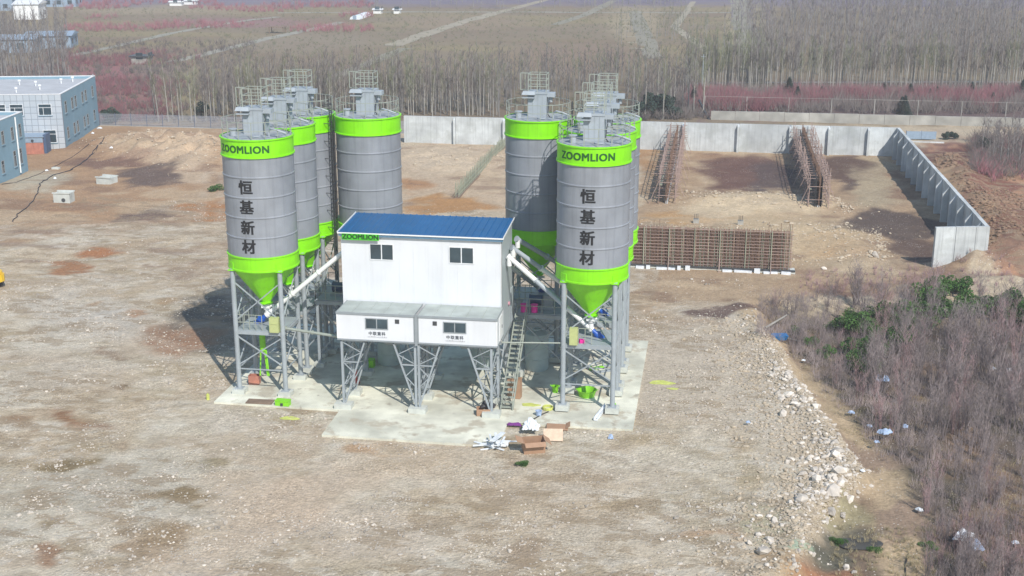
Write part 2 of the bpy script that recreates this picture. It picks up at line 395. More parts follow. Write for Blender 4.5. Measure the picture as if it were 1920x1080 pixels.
# right of the retaining wall
poly([(1715, 262), (2600, 262), (2600, 520), (1860, 520)], (150, 118, 98), 1, 6); ell(1830, 310, 90, 26, (118, 84, 78), .9, .5, 40); ell(1780, 330, 22, 60, (166, 138, 110), .8, .5, -35); ell(1900, 420, 60, 60, (158, 122, 98), .6, .5, 30)
# yard: pale made ground
yard = (Y > 40) * (Y < 128) * (X < edge_x(Y)) * (1 - sstep(96, 100, Y) * (X > -4)); yard = yard * (1 - sstep(430, 400, 0) if False else 1)
yd = yard * sstep(395, 450, wqy)
l1 = fbm(X / 9, Y / 6, 111, 3); l2 = fbm(X / 3.2, Y / 1.9, 117, 4); l3 = fbm(X / 3.6, Y / 1.5, 123, 4); l4 = fbm(X / 5, Y / 3, 129, 4)
blend(yd * sstep(.42, .6, l1) * .65, (184, 175, 158)); blend(yd * sstep(.55, .42, l1) * 0, (160, 142, 122))
blend(yd * (1 - sstep(.36, .5, l1)) * .55, (168, 152, 130)); blend(yd * sstep(.52, .62, l2) * .5, (192, 184, 168)); blend(yd * sstep(.60, .66, l3) * .45, (146, 130, 102)); blend(yd * sstep(.6, .68, l4) * .4, (160, 140, 118))
blend(yd * sstep(.60, .68, fbm(X / .8, Y / .5, 161, 3)) * .45, (202, 195, 182)); blend(yd * sstep(.62, .7, fbm(X / 1.1, Y / .55, 167, 3)) * .4, (138, 124, 104))
ell(1330, 700, 230, 100, (178, 166, 150), .9); ell(1480, 780, 90, 110, (184, 174, 158), .8, .5, 35)
for cx, cy, rx, ry, c, s in [
    (150, 575, 110, 30, (184, 176, 162), .8), (330, 640, 110, 40, (166, 148, 128), .5), (130, 700, 150, 40, (172, 158, 140), .5), (200, 610, 120, 34, (180, 174, 164), .6), (385, 590, 48, 34, (98, 92, 84), .9), (420, 640, 60, 20, (120, 112, 100), .7), (640, 655, 90, 30, (110, 108, 98), .6),
    (325, 560, 32, 8, (150, 128, 98), .85), (240, 592, 26, 7, (160, 132, 108), .85), (172, 565, 22, 5, (158, 132, 104), .8), (110, 613, 30, 7, (134, 116, 92), .85),
    (340, 640, 48, 26, (146, 110, 86), .85), (215, 716, 28, 10, (128, 108, 86), .9), (230, 664, 24, 7, (134, 112, 92), .7), (148, 796, 34, 14, (138, 104, 78), .9),
    (130, 890, 38, 17, (134, 118, 90), .9), (20, 800, 26, 18, (136, 110, 84), .8), (190, 845, 30, 10, (132, 112, 90), .7), (345, 945, 70, 14, (130, 112, 84), .9),
    (310, 1020, 28, 26, (140, 120, 94), .8), (80, 1062, 40, 22, (140, 108, 84), .85), (150, 1015, 26, 8, (128, 110, 80), .7), (390, 880, 30, 8, (130, 116, 84), .7),
    (300, 1050, 60, 16, (146, 124, 100), .7), (970, 1030, 60, 34, (142, 120, 96), .8), (860, 935, 30, 30, (150, 132, 104), .6), (690, 838, 44, 7, (160, 126, 92), .8),
    (820, 770, 60, 14, (170, 150, 124), .5), (1190, 940, 40, 12, (148, 130, 102), .6), (1410, 900, 40, 30, (150, 134, 104), .5), (1330, 1000, 90, 8, (168, 132, 98), .5), (700, 1000, 160, 50, (178, 164, 146), .7),
    (520, 930, 160, 60, (180, 164, 144), .7), (250, 930, 160, 80, (170, 164, 150), .6), (60, 960, 90, 70, (168, 162, 146), .5), (560, 830, 80, 24, (168, 146, 122), .5),
    (1100, 1000, 200, 60, (176, 162, 142), .5), (420, 780, 90, 30, (184, 174, 160), .6), (1040, 905, 200, 40, (172, 156, 136), .5), (1440, 980, 60, 30, (150, 146, 112), .5)]:
    ell(cx, cy, rx, ry, c, s)
bk = (Y > 98) * (Y < 172) * (X < 40) * (X > -80); k3 = fbm(X / 4, Y / 2.5, 141, 4); k4 = fbm(X / 6, Y / 4, 147, 4)
blend(bk * sstep(.58, .68, k3) * .55, (124, 100, 84)); blend(bk * sstep(.56, .68, k4) * .5, (186, 166, 138))
er = (Y > 108) * (Y < 178) * sstep(24.5, 26, X) * (1 - sstep(60, 70, X)); blend(er * sstep(.5, .6, fbm(X / 2.5, Y / 6, 151, 4)) * .75, (110, 80, 70)); blend(er * sstep(.56, .64, fbm(X / 2, Y / 5, 157, 4)) * .6, (176, 134, 104))
wf = (Y > 228) * (Y < 420) * sstep(3, 8, X) + (Y > 176) * (Y < 236) * (X > -72) * (X < -5); blend(np.clip(wf, 0, 1) * .45, (108, 97, 82)); blend((Y > 196) * (Y < 226) * (X > -2) * .7, (92, 78, 78))
# scrub land and its path
dd = X - (edge_x(Y) + (fbm(X / 2, Y / 2, 21, 3) - .5) * 1.2)
sm_ = sstep(.2, 1.6, dd) * (1 - sstep(96, 101, Y)) * (Y > 20)
blend(sm_, (108, 96, 84)); blend(sm_ * sstep(.45, .62, fbm(X / 3, Y / 3, 90)) * .8, (92, 86, 72)); blend(sm_ * sstep(.5, .66, fbm(X / 4, Y / 4, 95)) * .7, (136, 112, 90))
pc = path_x(Y)
pm = np.exp(-((X - pc + (fbm(X / 3, Y / 3, 99) - .5) * 1.5) / 1.3) ** 4) * (Y < 98) * (Y > 20); blend(pm * .95, (176, 156, 128)); blend(pm * sstep(.5, .6, fbm(X / 2, Y / 4, 98)) * .6, (120, 100, 92))
ell(1590, 990, 60, 36, (94, 92, 80), .9, .3); ell(1560, 1050, 90, 30, (164, 118, 88), .9, .4); ell(1545, 1055, 50, 14, (130, 72, 56), .7, .5); ell(1470, 1040, 60, 30, (160, 136, 106), .6); ell(1560, 935, 60, 26, (150, 142, 112), .8)
ell(1515, 1008, 30, 8, (150, 170, 148), .8, .3)
for a_ in ((185, 476, 56, 13, (156, 108, 74), .95), (110, 497, 44, 8, (150, 108, 76), .9), (395, 395, 60, 14, (162, 118, 80), .8), (345, 625, 46, 20, (140, 113, 92), .7), (325, 562, 32, 7, (150, 124, 92), .85), (240, 592, 26, 6, (158, 126, 100), .8), (215, 716, 30, 8, (126, 106, 82), .85), (150, 796, 36, 12, (136, 104, 78), .85), (130, 890, 40, 14, (128, 112, 84), .85), (345, 945, 70, 12, (126, 108, 80), .85), (250, 408, 56, 14, (112, 94, 84), .85), (285, 335, 60, 16, (104, 88, 80), .9), (205, 310, 80, 8, (122, 96, 82), .85), (300, 1030, 34, 30, (138, 118, 92), .7), (1395, 325, 92, 34, (104, 78, 70), .92), (1455, 335, 50, 30, (88, 76, 74), .85), (1588, 318, 48, 26, (94, 76, 68), .92), (1660, 425, 105, 24, (90, 78, 72), .95), (1705, 468, 60, 22, (96, 80, 72), .9), (1640, 350, 42, 50, (160, 146, 122), .6), (1415, 385, 150, 18, (190, 172, 144), .8), (1430, 445, 190, 34, (182, 162, 132), .7), (850, 300, 90, 24, (188, 170, 146), .7), (830, 388, 90, 13, (166, 126, 84), .85), (1790, 300, 60, 24, (108, 74, 66), .95), (1850, 350, 55, 30, (120, 80, 68), .9), (1900, 430, 40, 40, (112, 82, 68), .85), (1775, 345, 26, 50, (170, 142, 112), .8), (1845, 420, 22, 50, (164, 134, 104), .8), (1600, 545, 90, 9, (112, 90, 78), .85), (1365, 582, 60, 10, (98, 80, 74), .9), (85, 1060, 42, 16, (140, 114, 92), .55)):
    ell(*a_, .3)
ell(560, 960, 240, 60, (180, 160, 140), .5, .6, -32)
# wheel lanes worn by trucks
def lane(pts, w_=.42, gap=.95, s=.4, col=(188, 176, 158)):
    q_ = [un(*p_) for p_ in pts]; d = np.full(len(X), 1e9)
    for a_, b_ in zip(q_[:-1], q_[1:]):
        ex, ey = b_.x - a_.x, b_.y - a_.y; l_ = ex * ex + ey * ey; t_ = np.clip(((X - a_.x) * ex + (Y - a_.y) * ey) / l_, 0, 1)
        d = np.minimum(d, np.hypot(X - a_.x - t_ * ex, Y - a_.y - t_ * ey))
    m_ = np.exp(-((d - gap) / w_) ** 2) * np.clip(fbm(X / 3, Y / 3, 171, 3) * 2.2 - .4, 0, 1); blend(m_ * s, col); blend(np.exp(-((d - gap) / (w_ * .35)) ** 2) * s * .35 * clip_, (150, 132, 110))
clip_ = np.clip(fbm(X / 2, Y / 2, 173, 3) * 2.4 - .6, 0, 1)
for L_ in ([(1010, 1200), (880, 1000), (760, 900), (560, 860), (300, 820), (-80, 800)], [(330, 1180), (520, 950), (760, 870), (1040, 900), (1240, 860), (1330, 760), (1330, 640), (1270, 600)], [(-60, 560), (150, 600), (320, 660), (420, 790), (640, 880)], [(-80, 690), (200, 640), (390, 480), (400, 330)],
           [(1200, 1180), (1230, 960), (1330, 820), (1400, 700), (1400, 610)], [(160, 1180), (260, 900), (240, 700), (100, 560)]):
    lane(L_)
sm2 = yard * np.exp(-(((wqx - 560) * .42 + (wqy - 960)) / 55) ** 2) * (wqx < 900) * (wqx > 300); blend(sm2 * .5, (178, 160, 138))
# overall grain
g = .86 + .28 * fbm(X / .9, Y / .9, 101, 3); g = np.where(Y < 190, g, 1.0)
base = base * g[:, None]
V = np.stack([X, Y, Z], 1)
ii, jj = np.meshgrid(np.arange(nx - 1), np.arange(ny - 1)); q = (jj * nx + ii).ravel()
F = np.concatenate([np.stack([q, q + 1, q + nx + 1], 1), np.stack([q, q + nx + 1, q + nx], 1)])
gm = bpy.data.materials.new('yard_ground'); gm.use_nodes = True; n = gm.node_tree; N = n.nodes; L = n.links
p = N['Principled BSDF']; p.inputs['Roughness'].default_value = .95; p.inputs['Specular IOR Level'].default_value = .15
va = N.new('ShaderNodeVertexColor'); va.layer_name = 'tone'
geo = N.new('ShaderNodeNewGeometry')
def nse(sc, det=5): 
    t = N.new('ShaderNodeTexNoise'); t.inputs['Scale'].default_value = sc; t.inputs['Detail'].default_value = det; L.new(geo.outputs['Position'], t.inputs['Vector']); return t
def mrange(src, a, b, c, d):
    t = N.new('ShaderNodeMapRange'); L.new(src, t.inputs['Value'])
    for k, vv in zip(('From Min', 'From Max', 'To Min', 'To Max'), (a, b, c, d)): t.inputs[k].default_value = vv
    return t.outputs[0]
def mul(a, b):
    t = N.new('ShaderNodeMath'); t.operation = 'MULTIPLY'; L.new(a, t.inputs[0])
    if isinstance(b, float): t.inputs[1].default_value = b
    else: L.new(b, t.inputs[1])
    return t.outputs[0]
f1 = mul(mrange(nse(2.6).outputs['Fac'], .3, .7, .86, 1.14), mrange(nse(9., 3).outputs['Fac'], .3, .7, .88, 1.12))
sc1 = N.new('ShaderNodeVectorMath'); sc1.operation = 'SCALE'; L.new(va.outputs['Color'], sc1.inputs[0]); L.new(f1, sc1.inputs['Scale'])
vo = N.new('ShaderNodeTexVoronoi'); vo.inputs['Scale'].default_value = 5.5; L.new(geo.outputs['Position'], vo.inputs['Vector'])
vsp = mrange(vo.outputs['Distance'], .16, .26, 1., 0.)
sel = N.new('ShaderNodeSeparateColor'); L.new(vo.outputs['Color'], sel.inputs[0])
spk = mul(mul(vsp, mrange(sel.outputs[0], .5, .6, 0., 1.)), mrange(nse(.35, 4).outputs['Fac'], .44, .56, .05, .95))
vd = N.new('ShaderNodeVertexColor'); vd.layer_name = 'zones'; sepd = N.new('ShaderNodeSeparateColor'); L.new(vd.outputs['Color'], sepd.inputs[0])
def nser(sc, det, ro, sy=1.):
    t = nse(sc, det); t.inputs['Roughness'].default_value = ro
    if sy != 1.:
        mp_ = N.new('ShaderNodeMapping'); mp_.inputs['Scale'].default_value = (1, sy, 1); L.new(geo.outputs['Position'], mp_.inputs['Vector']); L.new(mp_.outputs[0], t.inputs['Vector'])
    return t.outputs['Fac']
def add_(a, b):
    t = N.new('ShaderNodeMath'); t.operation = 'ADD'; L.new(a, t.inputs[0]); L.new(b, t.inputs[1]); return t.outputs[0]
def cmix(f, a, col):
    t = N.new('ShaderNodeMix'); t.data_type = 'RGBA'; L.new(f, t.inputs[0]); L.new(a, t.inputs[6]); t.inputs[7].default_value = (*col, 1); return t.outputs[2]
dirtm = mul(mrange(add_(nser(.42, 10, .66, 1.9), mrange(sepd.outputs[0], 0, 1, -.22, .025)), .53, .565, 0., 1.), .62)
dirtm = mul(dirtm, mrange(sepd.outputs[0], 0., .1, 0., 1.))
crumb = mrange(nser(8.5, 6, .8), .36, .66, .62, 1.42)
crm = N.new('ShaderNodeMix'); crm.data_type = 'FLOAT'; L.new(mul(mrange(nser(.3, 5, .6), .42, .56, 0., 1.), sepd.outputs[1]), crm.inputs[0]); crm.inputs[2].default_value = 1.; L.new(crumb, crm.inputs[3])
sepp = N.new('ShaderNodeSeparateXYZ'); L.new(geo.outputs['Position'], sepp.inputs[0])
spk = mul(spk, mrange(sepp.outputs['Y'], 165., 185., 1., 0.))
mx = N.new('ShaderNodeMix'); mx.data_type = 'RGBA'; L.new(spk, mx.inputs[0]); c_d = cmix(dirtm, sc1.outputs[0], (.27, .205, .135))
sc2 = N.new('ShaderNodeVectorMath'); sc2.operation = 'SCALE'; L.new(c_d, sc2.inputs[0]); L.new(crm.outputs[0], sc2.inputs['Scale'])
L.new(sc2.outputs[0], mx.inputs[6]); mx.inputs[7].default_value = (.56, .52, .46, 1)
L.new(mx.outputs[2], p.inputs['Base Color'])
bp = N.new('ShaderNodeBump'); bp.inputs['Strength'].default_value = .8; bp.inputs['Distance'].default_value = .12
L.new(nse(5., 8).outputs['Fac'], bp.inputs['Height']); L.new(bp.outputs[0], p.inputs['Normal'])
ground = npmesh('ground', V, F, gm, smooth=True); tag(ground, kind='structure')
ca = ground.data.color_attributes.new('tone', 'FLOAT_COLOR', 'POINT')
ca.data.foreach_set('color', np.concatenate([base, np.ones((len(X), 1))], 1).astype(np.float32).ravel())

zones = np.zeros((len(X), 4)); zones[:, 3] = 1
zones[:, 0] = np.clip(yard * (.35 + .65 * sstep(.4, .6, fbm(X / 8, Y / 6, 181, 3))) * (1 - .8 * sm2) + .5 * bk + .6 * er, 0, 1); zones[:, 1] = np.clip(yard + .6 * bk + .8 * er, 0, 1)
cz = ground.data.color_attributes.new('zones', 'FLOAT_COLOR', 'POINT'); cz.data.foreach_set('color', zones.astype(np.float32).ravel())
# ================================================================== concrete apron
ap = MB()
ap.prism([(-30.6, 72.1), (-22.3, 72.0), (-22.25, 68.0), (-11.6, 68.0), (-11.6, 71.6), (-4.0, 71.7), (-4.0, 88.5), (-30.6, 88.5)], -.35, .10)
def patchy(m, col, sc, lo, hi, amt):
    n_ = m.node_tree; N_ = n_.nodes; L_ = n_.links; b_ = N_['Principled BSDF']; src = b_.inputs['Base Color'].links[0].from_socket
    tc_ = N_.new('ShaderNodeTexCoord'); q_ = N_.new('ShaderNodeTexNoise'); q_.inputs['Scale'].default_value = sc; q_.inputs['Detail'].default_value = 9; q_.inputs['Roughness'].default_value = .65; L_.new(tc_.outputs['Object'], q_.inputs['Vector'])
    r_ = N_.new('ShaderNodeMapRange'); r_.inputs['From Min'].default_value = lo; r_.inputs['From Max'].default_value = hi; r_.inputs['To Max'].default_value = amt; L_.new(q_.outputs['Fac'], r_.inputs['Value'])
    x_ = N_.new('ShaderNodeMix'); x_.data_type = 'RGBA'; L_.new(r_.outputs[0], x_.inputs[0]); L_.new(src, x_.inputs[6]); x_.inputs[7].default_value = (*col, 1); L_.new(x_.outputs[2], b_.inputs['Base Color'])
apo = ap.build('concrete_apron', mat('apron_concrete', (.60, .595, .50), .9, 0, .10, 1.2, .25, .2, 0, .22, .35)); tag(apo, kind='structure')
patchy(MATS['apron_concrete'], (.40, .35, .27), .55, .53, .6, .75); patchy(MATS['apron_concrete'], (.25, .24, .22), 1.1, .62, .68, .5)
patchy(MATS['wall_concrete'], (.36, .38, .36), .5, .5, .56, .35); patchy(M['roofg'], (.40, .38, .34), 1.2, .5, .6, .5)

# ================================================================== silos
def arc_cut(n, r): return [(r * math.cos(2 * math.pi * k / n), r * math.sin(2 * math.pi * k / n)) for k in range(n)]
SR = 2.2
def make_silo():
    t = thing('cement_silo', 'x', 'silo', group='green banded grey silos of the mixing plant')
    body = MB().lathe([(SR, 9.32), (SR, 15.58)], 72).build('body', M['silo'], t)
    for z in (14.38, 13.12, 11.85, 10.57):
        MB().lathe([(SR + .003, z - .06), (SR + .035, z - .04), (SR + .038, z + .02), (SR + .003, z + .06)], 72).build('hoop', M['silo'], t)
    MB().lathe([(SR + .005, 15.56), (SR + .085, 15.57), (SR + .085, 15.64), (SR + .025, 15.66), (SR + .025, 16.62), (SR + .09, 16.64), (SR + .09, 16.71), (SR - .03, 16.72)], 72).build('upper_band', M['green'], t)
    MB().lathe([(SR - .06, 8.38), (SR + .06, 8.38), (SR + .06, 8.47), (SR + .025, 8.5), (SR + .025, 9.24), (SR + .085, 9.26), (SR + .085, 9.33), (SR, 9.34)], 72).build('lower_band', M['green'], t)
    cone = MB().lathe([(SR - .03, 8.44), (.30, 5.92), (.30, 5.85), (.42, 5.84), (.42, 5.77), (.2, 5.76)], 56, cap1=True).build('cone', M['green'], t)
    MB().lathe([(SR - .03, 16.68), (1.2, 16.80), (.02, 16.86)], 64).build('roof', M['roofg'], t)
    va = MB(); va.tube((0, 0, 5.76), (0, 0, 5.35), .2, 14); va.cbox((0, 0, 5.55), (.55, .5, .16)); va.tube((.25, 0, 5.6), (.5, 0, 5.6), .09, 8); va.build('outlet_valve', M['whitep'], t)
    # roof equipment
    fl = thing_part('dust_filter', t)
    b = MB(); b.box((-.62, -.62, 16.78), (.62, .62, 18.35))
    b.box((-.66, -.66, 18.30), (.66, .66, 18.44)); b.build('housing', M['galv'], fl)
    for x in (-.3, 0.05, .35): MB().box((x - .02, -.64, 16.9), (x + .02, -.622, 18.25)).build('seam', M['steel'], fl)
    hd = MB(); hd.add([(-1.0, -.95, 18.28), (-.1, -.95, 18.28), (-.1, -.5, 18.28), (-1.0, -.5, 18.28), (-.92, -.85, 18.50), (-.15, -.85, 18.50), (-.15, -.55, 18.50), (-.92, -.55, 18.50)],
                      [(0, 3, 2, 1), (4, 5, 6, 7), (0, 1, 5, 4), (1, 2, 6, 5), (2, 3, 7, 6), (3, 0, 4, 7)]); hd.box((-.95, -.9, 18.05), (-.15, -.6, 18.12)); hd.build('hood', M['galv'], fl)
    h2 = MB(); h2.box((.62, -.5, 18.1), (1.15, .1, 18.38)); h2.tube((.85, -.2, 18.1), (.85, -.2, 17.75), .12, 8); h2.build('fan', M['galv'], fl)
    MB().path([(.8, -.45, 17.8), (.75, -.66, 17.5), (.72, -.66, 17.0), (.9, -.8, 16.8)], .035, 6).build('air_hose', M['dark'], fl)
    for x, y in ((-.6, -.6), (.6, -.6), (.6, .6), (-.6, .6), (0, -.6), (0, .6)):
        MB().beam((x, y, 18.44), (x, y, 19.6), .05).build('cage_post', M['steel2'], fl)
    for z in (18.8, 19.2, 19.6):
        MB().beam((-.6, -.6, z), (.6, -.6, z), .04).beam((.6, -.6, z), (.6, .6, z), .04).beam((.6, .6, z), (-.6, .6, z), .04).beam((-.6, .6, z), (-.6, -.6, z), .04).build('cage_rail', M['steel2'], fl)
    MB().beam((-1.2, .0, 19.6), (-.6, .0, 19.6), .05).beam((-1.2, 0, 19.6), (-1.2, 0, 18.5), .05).beam((-1.2, 0, 18.5), (-.62, 0, 18.5), .05).beam((-.9, 0, 19.6), (-.9, 0, 18.5), .04).build('cage_gate', M['steel2'], fl)
    vv = MB(); vv.tube((-1.2, -.9, 16.74), (-1.2, -.9, 17.15), .2, 12); vv.tube((-1.2, -.9, 17.15), (-1.2, -.9, 17.2), .27, 12); vv.build('relief_valve', M['galv'], t)
    MB().path([(1.1, -.9, 16.75), (1.1, -.9, 17.1), (1.35, -1.1, 17.28), (1.75, -1.2, 17.2), (2.2, -1.0, 17.0)], .06, 8).build('inlet_pipe', M['galv'], t)
    MB().tube((.4, -1.3, 16.74), (.4, -1.3, 16.86), .3, 16).build('hatch', M['galv'], t)
    nposts = 16
    for k in range(nposts):
        a = 2 * math.pi * (k + .5) / nposts; x, y = 2.12 * math.cos(a), 2.12 * math.sin(a)
        MB().beam((x, y, 16.68), (x, y, 17.75), .035).build('rail_post', M['steel2'], t)
    for z in (17.22, 17.75):
        rl = MB()
        for k in range(32):
            a0, a1 = 2 * math.pi * k / 32, 2 * math.pi * (k + 1) / 32
            rl.beam((2.12 * math.cos(a0), 2.12 * math.sin(a0), z), (2.12 * math.cos(a1), 2.12 * math.sin(a1), z), .035)
        rl.build('guard_rail', M['steel2'], t)
    # legs
    q = 1.55
    for sx in (-1, 1):
        for sy in (-1, 1):
            lg = MB().tube((sx * q, sy * q, .4), (sx * q, sy * q, 8.42), .155, 14); lg.cbox((sx * q, sy * q, .43), (.5, .5, .05)).build('leg', M['steel'], t)
            MB().cbox((sx * q, sy * q, 8.62), (.10, .5, .5), (0, 0, math.atan2(sy, sx))).cbox((sx * q * .985, sy * q * .985, 8.36), (.5, .5, .05)).build('bracket', M['green'], t)
            MB().box((sx * q - .42, sy * q - .38, .05), (sx * q + .42, sy * q + .38, .40)).build('pedestal', M['ped'], t)
    for a, b in (((-q, -q), (q, -q)), ((q, -q), (q, q)), ((q, q), (-q, q)), ((-q, q), (-q, -q))):
        for z0, z1 in ((5.0, 7.6), (2.0, 4.0)):
            MB().beam((a[0], a[1], z0), (b[0], b[1], z1), .07).build('brace', M['steel'], t)
            MB().beam((a[0], a[1], z1), (b[0], b[1], z0), .07).build('brace', M['steel'], t)
        MB().beam((a[0], a[1], 1.75), (b[0], b[1], 1.75), .07).build('brace', M['steel'], t)
        MB().beam((a[0], a[1], 4.22), (b[0], b[1], 4.22), .16, .22).build('deck_beam', M['steel'], t)
    MB().box((-q, -q, 4.33), (q, q, 4.39)).build('deck', M['steel'], t)
    for (a, b) in (((-q, -q), (-q, q)), ((-q, q), (q, q)), ((-q + .1, -q), (.2, -q))):
        rl = MB()
        for z in (4.9, 5.4): rl.beam((a[0], a[1], z), (b[0], b[1], z), .04)
        for k in range(5): x = a[0] + (b[0] - a[0]) * k / 4; y = a[1] + (b[1] - a[1]) * k / 4; rl.beam((x, y, 4.39), (x, y, 5.4), .04)
        rl.build('deck_railing', M['steel2'], t)
    return t
def thing_part(name, parent):
    o = bpy.data.objects.new(name, None); o.empty_display_size = .2; return link(o, parent)
silo0 = make_silo()
XL, XR = -28.0, -7.0
silos = [(XL, 75.5, 'silo with neon green bands and black characters at the left front corner of the plant', 1),
         (XL, 80.0, 'plain grey silo second in the left row, directly behind the lettered left one', 0),
         (XL, 84.5, 'plain grey silo third in the left row, touching the row behind the blue roofed building', 0),
         (XL + 4.65, 84.5, 'plain grey silo with a dark ladder, behind the left end of the blue roof', 2),
         (XR, 75.7, 'silo with neon green bands and black characters at the right front corner of the plant', 1),
         (XR, 80.1, 'plain grey silo second in the right row, mostly hidden behind the lettered right one', 0),
         (XR, 84.5, 'plain grey silo last in the right row, its edge showing beside the rebar cage', 0),
         (XR - 4.6, 84.5, 'grey silo with a broad shadow on it, behind the right end of the roof', 2)]
SILO = []
for i, (x, y, lb, kind) in enumerate(silos):
    s = silo0 if i == 0 else copy_tree(silo0)
    SILO.append(s); s.location = (x, y, 0 if x < -15 else .12); s['label'] = lb
for i, (x, y, lb, kind) in enumerate(silos):
    s = SILO[i]; bz = 0
    def cyl(cx, cz, r):
        def f(u, v, w):
            a = (cx + u) / r
            return (math.sin(a) * (r + .012 + w), -math.cos(a) * (r + .012 + w), cz + v)
        return f
    if kind == 1:
        ub = [c for c in kids(s) if c.name.startswith('upper_band')][0]
        letters_on('ZOOMLION', .62, M['dkgreen'], ub, cyl(-.27, 16.10, SR + .03), .022, 1.0, .12, spacing=1.09)
        bd = [c for c in kids(s) if c.name.startswith('body')][0]
        for ch, z in zip('恒基新材', (13.72, 12.48, 11.2, 9.98)):
            letters_on(ch, .92, M['black'], bd, cyl(-.12, z, SR), .03, 1.0, .15, 'character')
        MB().box((.78, -1.85, 4.39), (1.38, -1.45, 5.35)).box((.82, -1.87, 4.95), (1.34, -1.85, 5.0)).build('control_box', M['cream'], s) if i == 0 else MB().box((-1.15, -1.85, 4.39), (-.65, -1.45, 5.45)).build('control_box', M['cream'], s)
    if kind == 2:
        sg = -1 if i == 3 else 1
        ld = thing_part('ladder', s)
        for dy in (-.22, .22): MB().beam((sg * 2.36, -.9 + dy, 4.4), (sg * 2.36, -.9 + dy, 17.9), .06).build('stile', M['dark'], ld)
        for k in range(44): 
            if k == 0: rm = MB().beam((sg * 2.36, -1.1, 0), (sg * 2.36, -.7, 0), .035).mesh('rung', M['dark'])
            inst('rung', rm, ld, (0, 0, 4.6 + k * .3))
        for k in range(10):
            z = 6.6 + k * 1.2; cg = MB(); pts = [(sg * (2.36 + .65 * math.sin(a)), -.9 - .38 * math.cos(a), z) for a in np.linspace(0, math.pi, 7)]
            cg.path(pts, .025, 4); cg.build('cage_hoop', M['dark'], ld)

# ================================================================== mixing building
BX0, BX1, BY0, BY1 = -22.65, -12.5, 74.8, 78.85
ZB, ZF, ZR = 4.2, 10.85, 11.1
mb = thing('mixing_building', 'white panelled mixing building on steel legs with a blue sheet roof', 'building', (0, 0, 0))
npn = 11; w = (BX1 - BX0) / npn
for k in range(npn):
    MB().box((BX0 + k * w + .0015, BY0, ZB), (BX0 + (k + 1) * w - .0015, BY0 + .08, ZF)).build('wall_panel', M['white'], mb)
ns = 5; w = (BY1 - BY0 - .08) / ns
for k in range(ns):
    y0 = BY0 + .08 + k * w + .004; y1 = BY0 + .08 + (k + 1) * w - .004
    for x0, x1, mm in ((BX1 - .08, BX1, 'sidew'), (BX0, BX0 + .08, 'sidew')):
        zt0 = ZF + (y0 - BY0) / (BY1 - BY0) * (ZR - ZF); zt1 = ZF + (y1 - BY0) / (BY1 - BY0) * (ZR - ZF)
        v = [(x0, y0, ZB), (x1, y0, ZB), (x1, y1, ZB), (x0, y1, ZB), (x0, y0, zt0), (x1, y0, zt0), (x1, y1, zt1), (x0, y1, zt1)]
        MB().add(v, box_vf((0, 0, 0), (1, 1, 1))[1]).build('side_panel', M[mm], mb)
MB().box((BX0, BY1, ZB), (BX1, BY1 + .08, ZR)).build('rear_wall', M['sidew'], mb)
MB().box((BX1 - .06, BY0 - .03, ZB), (BX1 + .03, BY0 - .002, ZF)).box((BX1 + .002, BY0 - .03, ZB), (BX1 + .03, BY0 + .06, ZF)).build('corner_flashing', M['whitep'], mb)
# roof sheets with raised ribs
rf = thing_part('roof', mb)
sl_ = (ZR - ZF) / (BY1 - BY0)
ya, yb = BY0 - .18, BY1 + .1; za, zb = ZF + .03 + (ya - BY0) * sl_, ZF + .03 + (yb - BY0) * sl_
nsh = 12; wsh = (BX1 - BX0 + .3) / nsh
for k in range(nsh):
    x0 = BX0 - .15 + k * wsh; prof = [(0, 0), (.10, 0), (.13, .035), (.19, .035), (.22, 0), (.5, 0), (.53, .035), (.59, .035), (.62, 0), (wsh - .002, 0)]
    v = []; 
    for yy, zz in ((ya, za), (yb, zb)):
        for px_, pz in prof: v.append((x0 + px_, yy, zz + pz))
    for yy, zz in ((ya, za), (yb, zb)):
        for px_, pz in prof: v.append((x0 + px_, yy, zz + pz - .02))
    n_ = len(prof); f = []
    for i in range(n_ - 1):
        f.append((i, i + 1, n_ + i + 1, n_ + i)); f.append((2 * n_ + i + 1, 2 * n_ + i, 3 * n_ + i, 3 * n_ + i + 1)); f.append((i + 1, i, 2 * n_ + i, 2 * n_ + i + 1)); f.append((n_ + i, n_ + i + 1, 3 * n_ + i + 1, 3 * n_ + i))
    MB().add(v, f).build('roof_sheet', M['blueroof'], rf)
MB().box((BX0 - .16, ya - .05, za - .06), (BX1 + .16, ya, za + .02)).build('eave_flashing', M['whitep'], rf)
MB().box((BX0 - .1, ya + .01, za - .22), (BX1 + .1, BY0 - .005, za - .06)).build('gutter', mat('gutter_blue_grey', (.10, .20, .30), .5), rf)
for x in (BX0 - .17, BX1 + .15):
    MB().beam((x, ya, za + .02), (x, yb, zb + .02), .04, .10).build('verge_flashing', M['whitep'], rf)
def window(parent, xa, xb, za_, zb_, y, fm, panes=2, recess=.02):
    wn = thing_part('window', parent); t_ = .055
    MB().box((xa, y - .035, za_), (xb, y - .002, za_ + t_)).box((xa, y - .035, zb_ - t_), (xb, y - .002, zb_)).box((xa, y - .035, za_ + t_), (xa + t_, y - .002, zb_ - t_)).box((xb - t_, y - .035, za_ + t_), (xb, y - .002, zb_ - t_)).build('frame', fm, wn)
    xm = (xa + xb) / 2; MB().box((xm - .03, y - .04, za_ + t_), (xm + .03, y - .002, zb_ - t_)).build('mullion', fm, wn)
    for a, b in ((xa + t_, xm - .03), (xm + .03, xb - t_)): MB().box((a, y - .016, za_ + t_), (b, y - .004, zb_ - t_)).build('pane', M['glass'], wn)
    return wn
window(mb, -20.83, -19.29, 9.14, 10.2, BY0, M['frame']); window(mb, -15.79, -14.22, 9.12, 10.2, BY0, M['frame'])
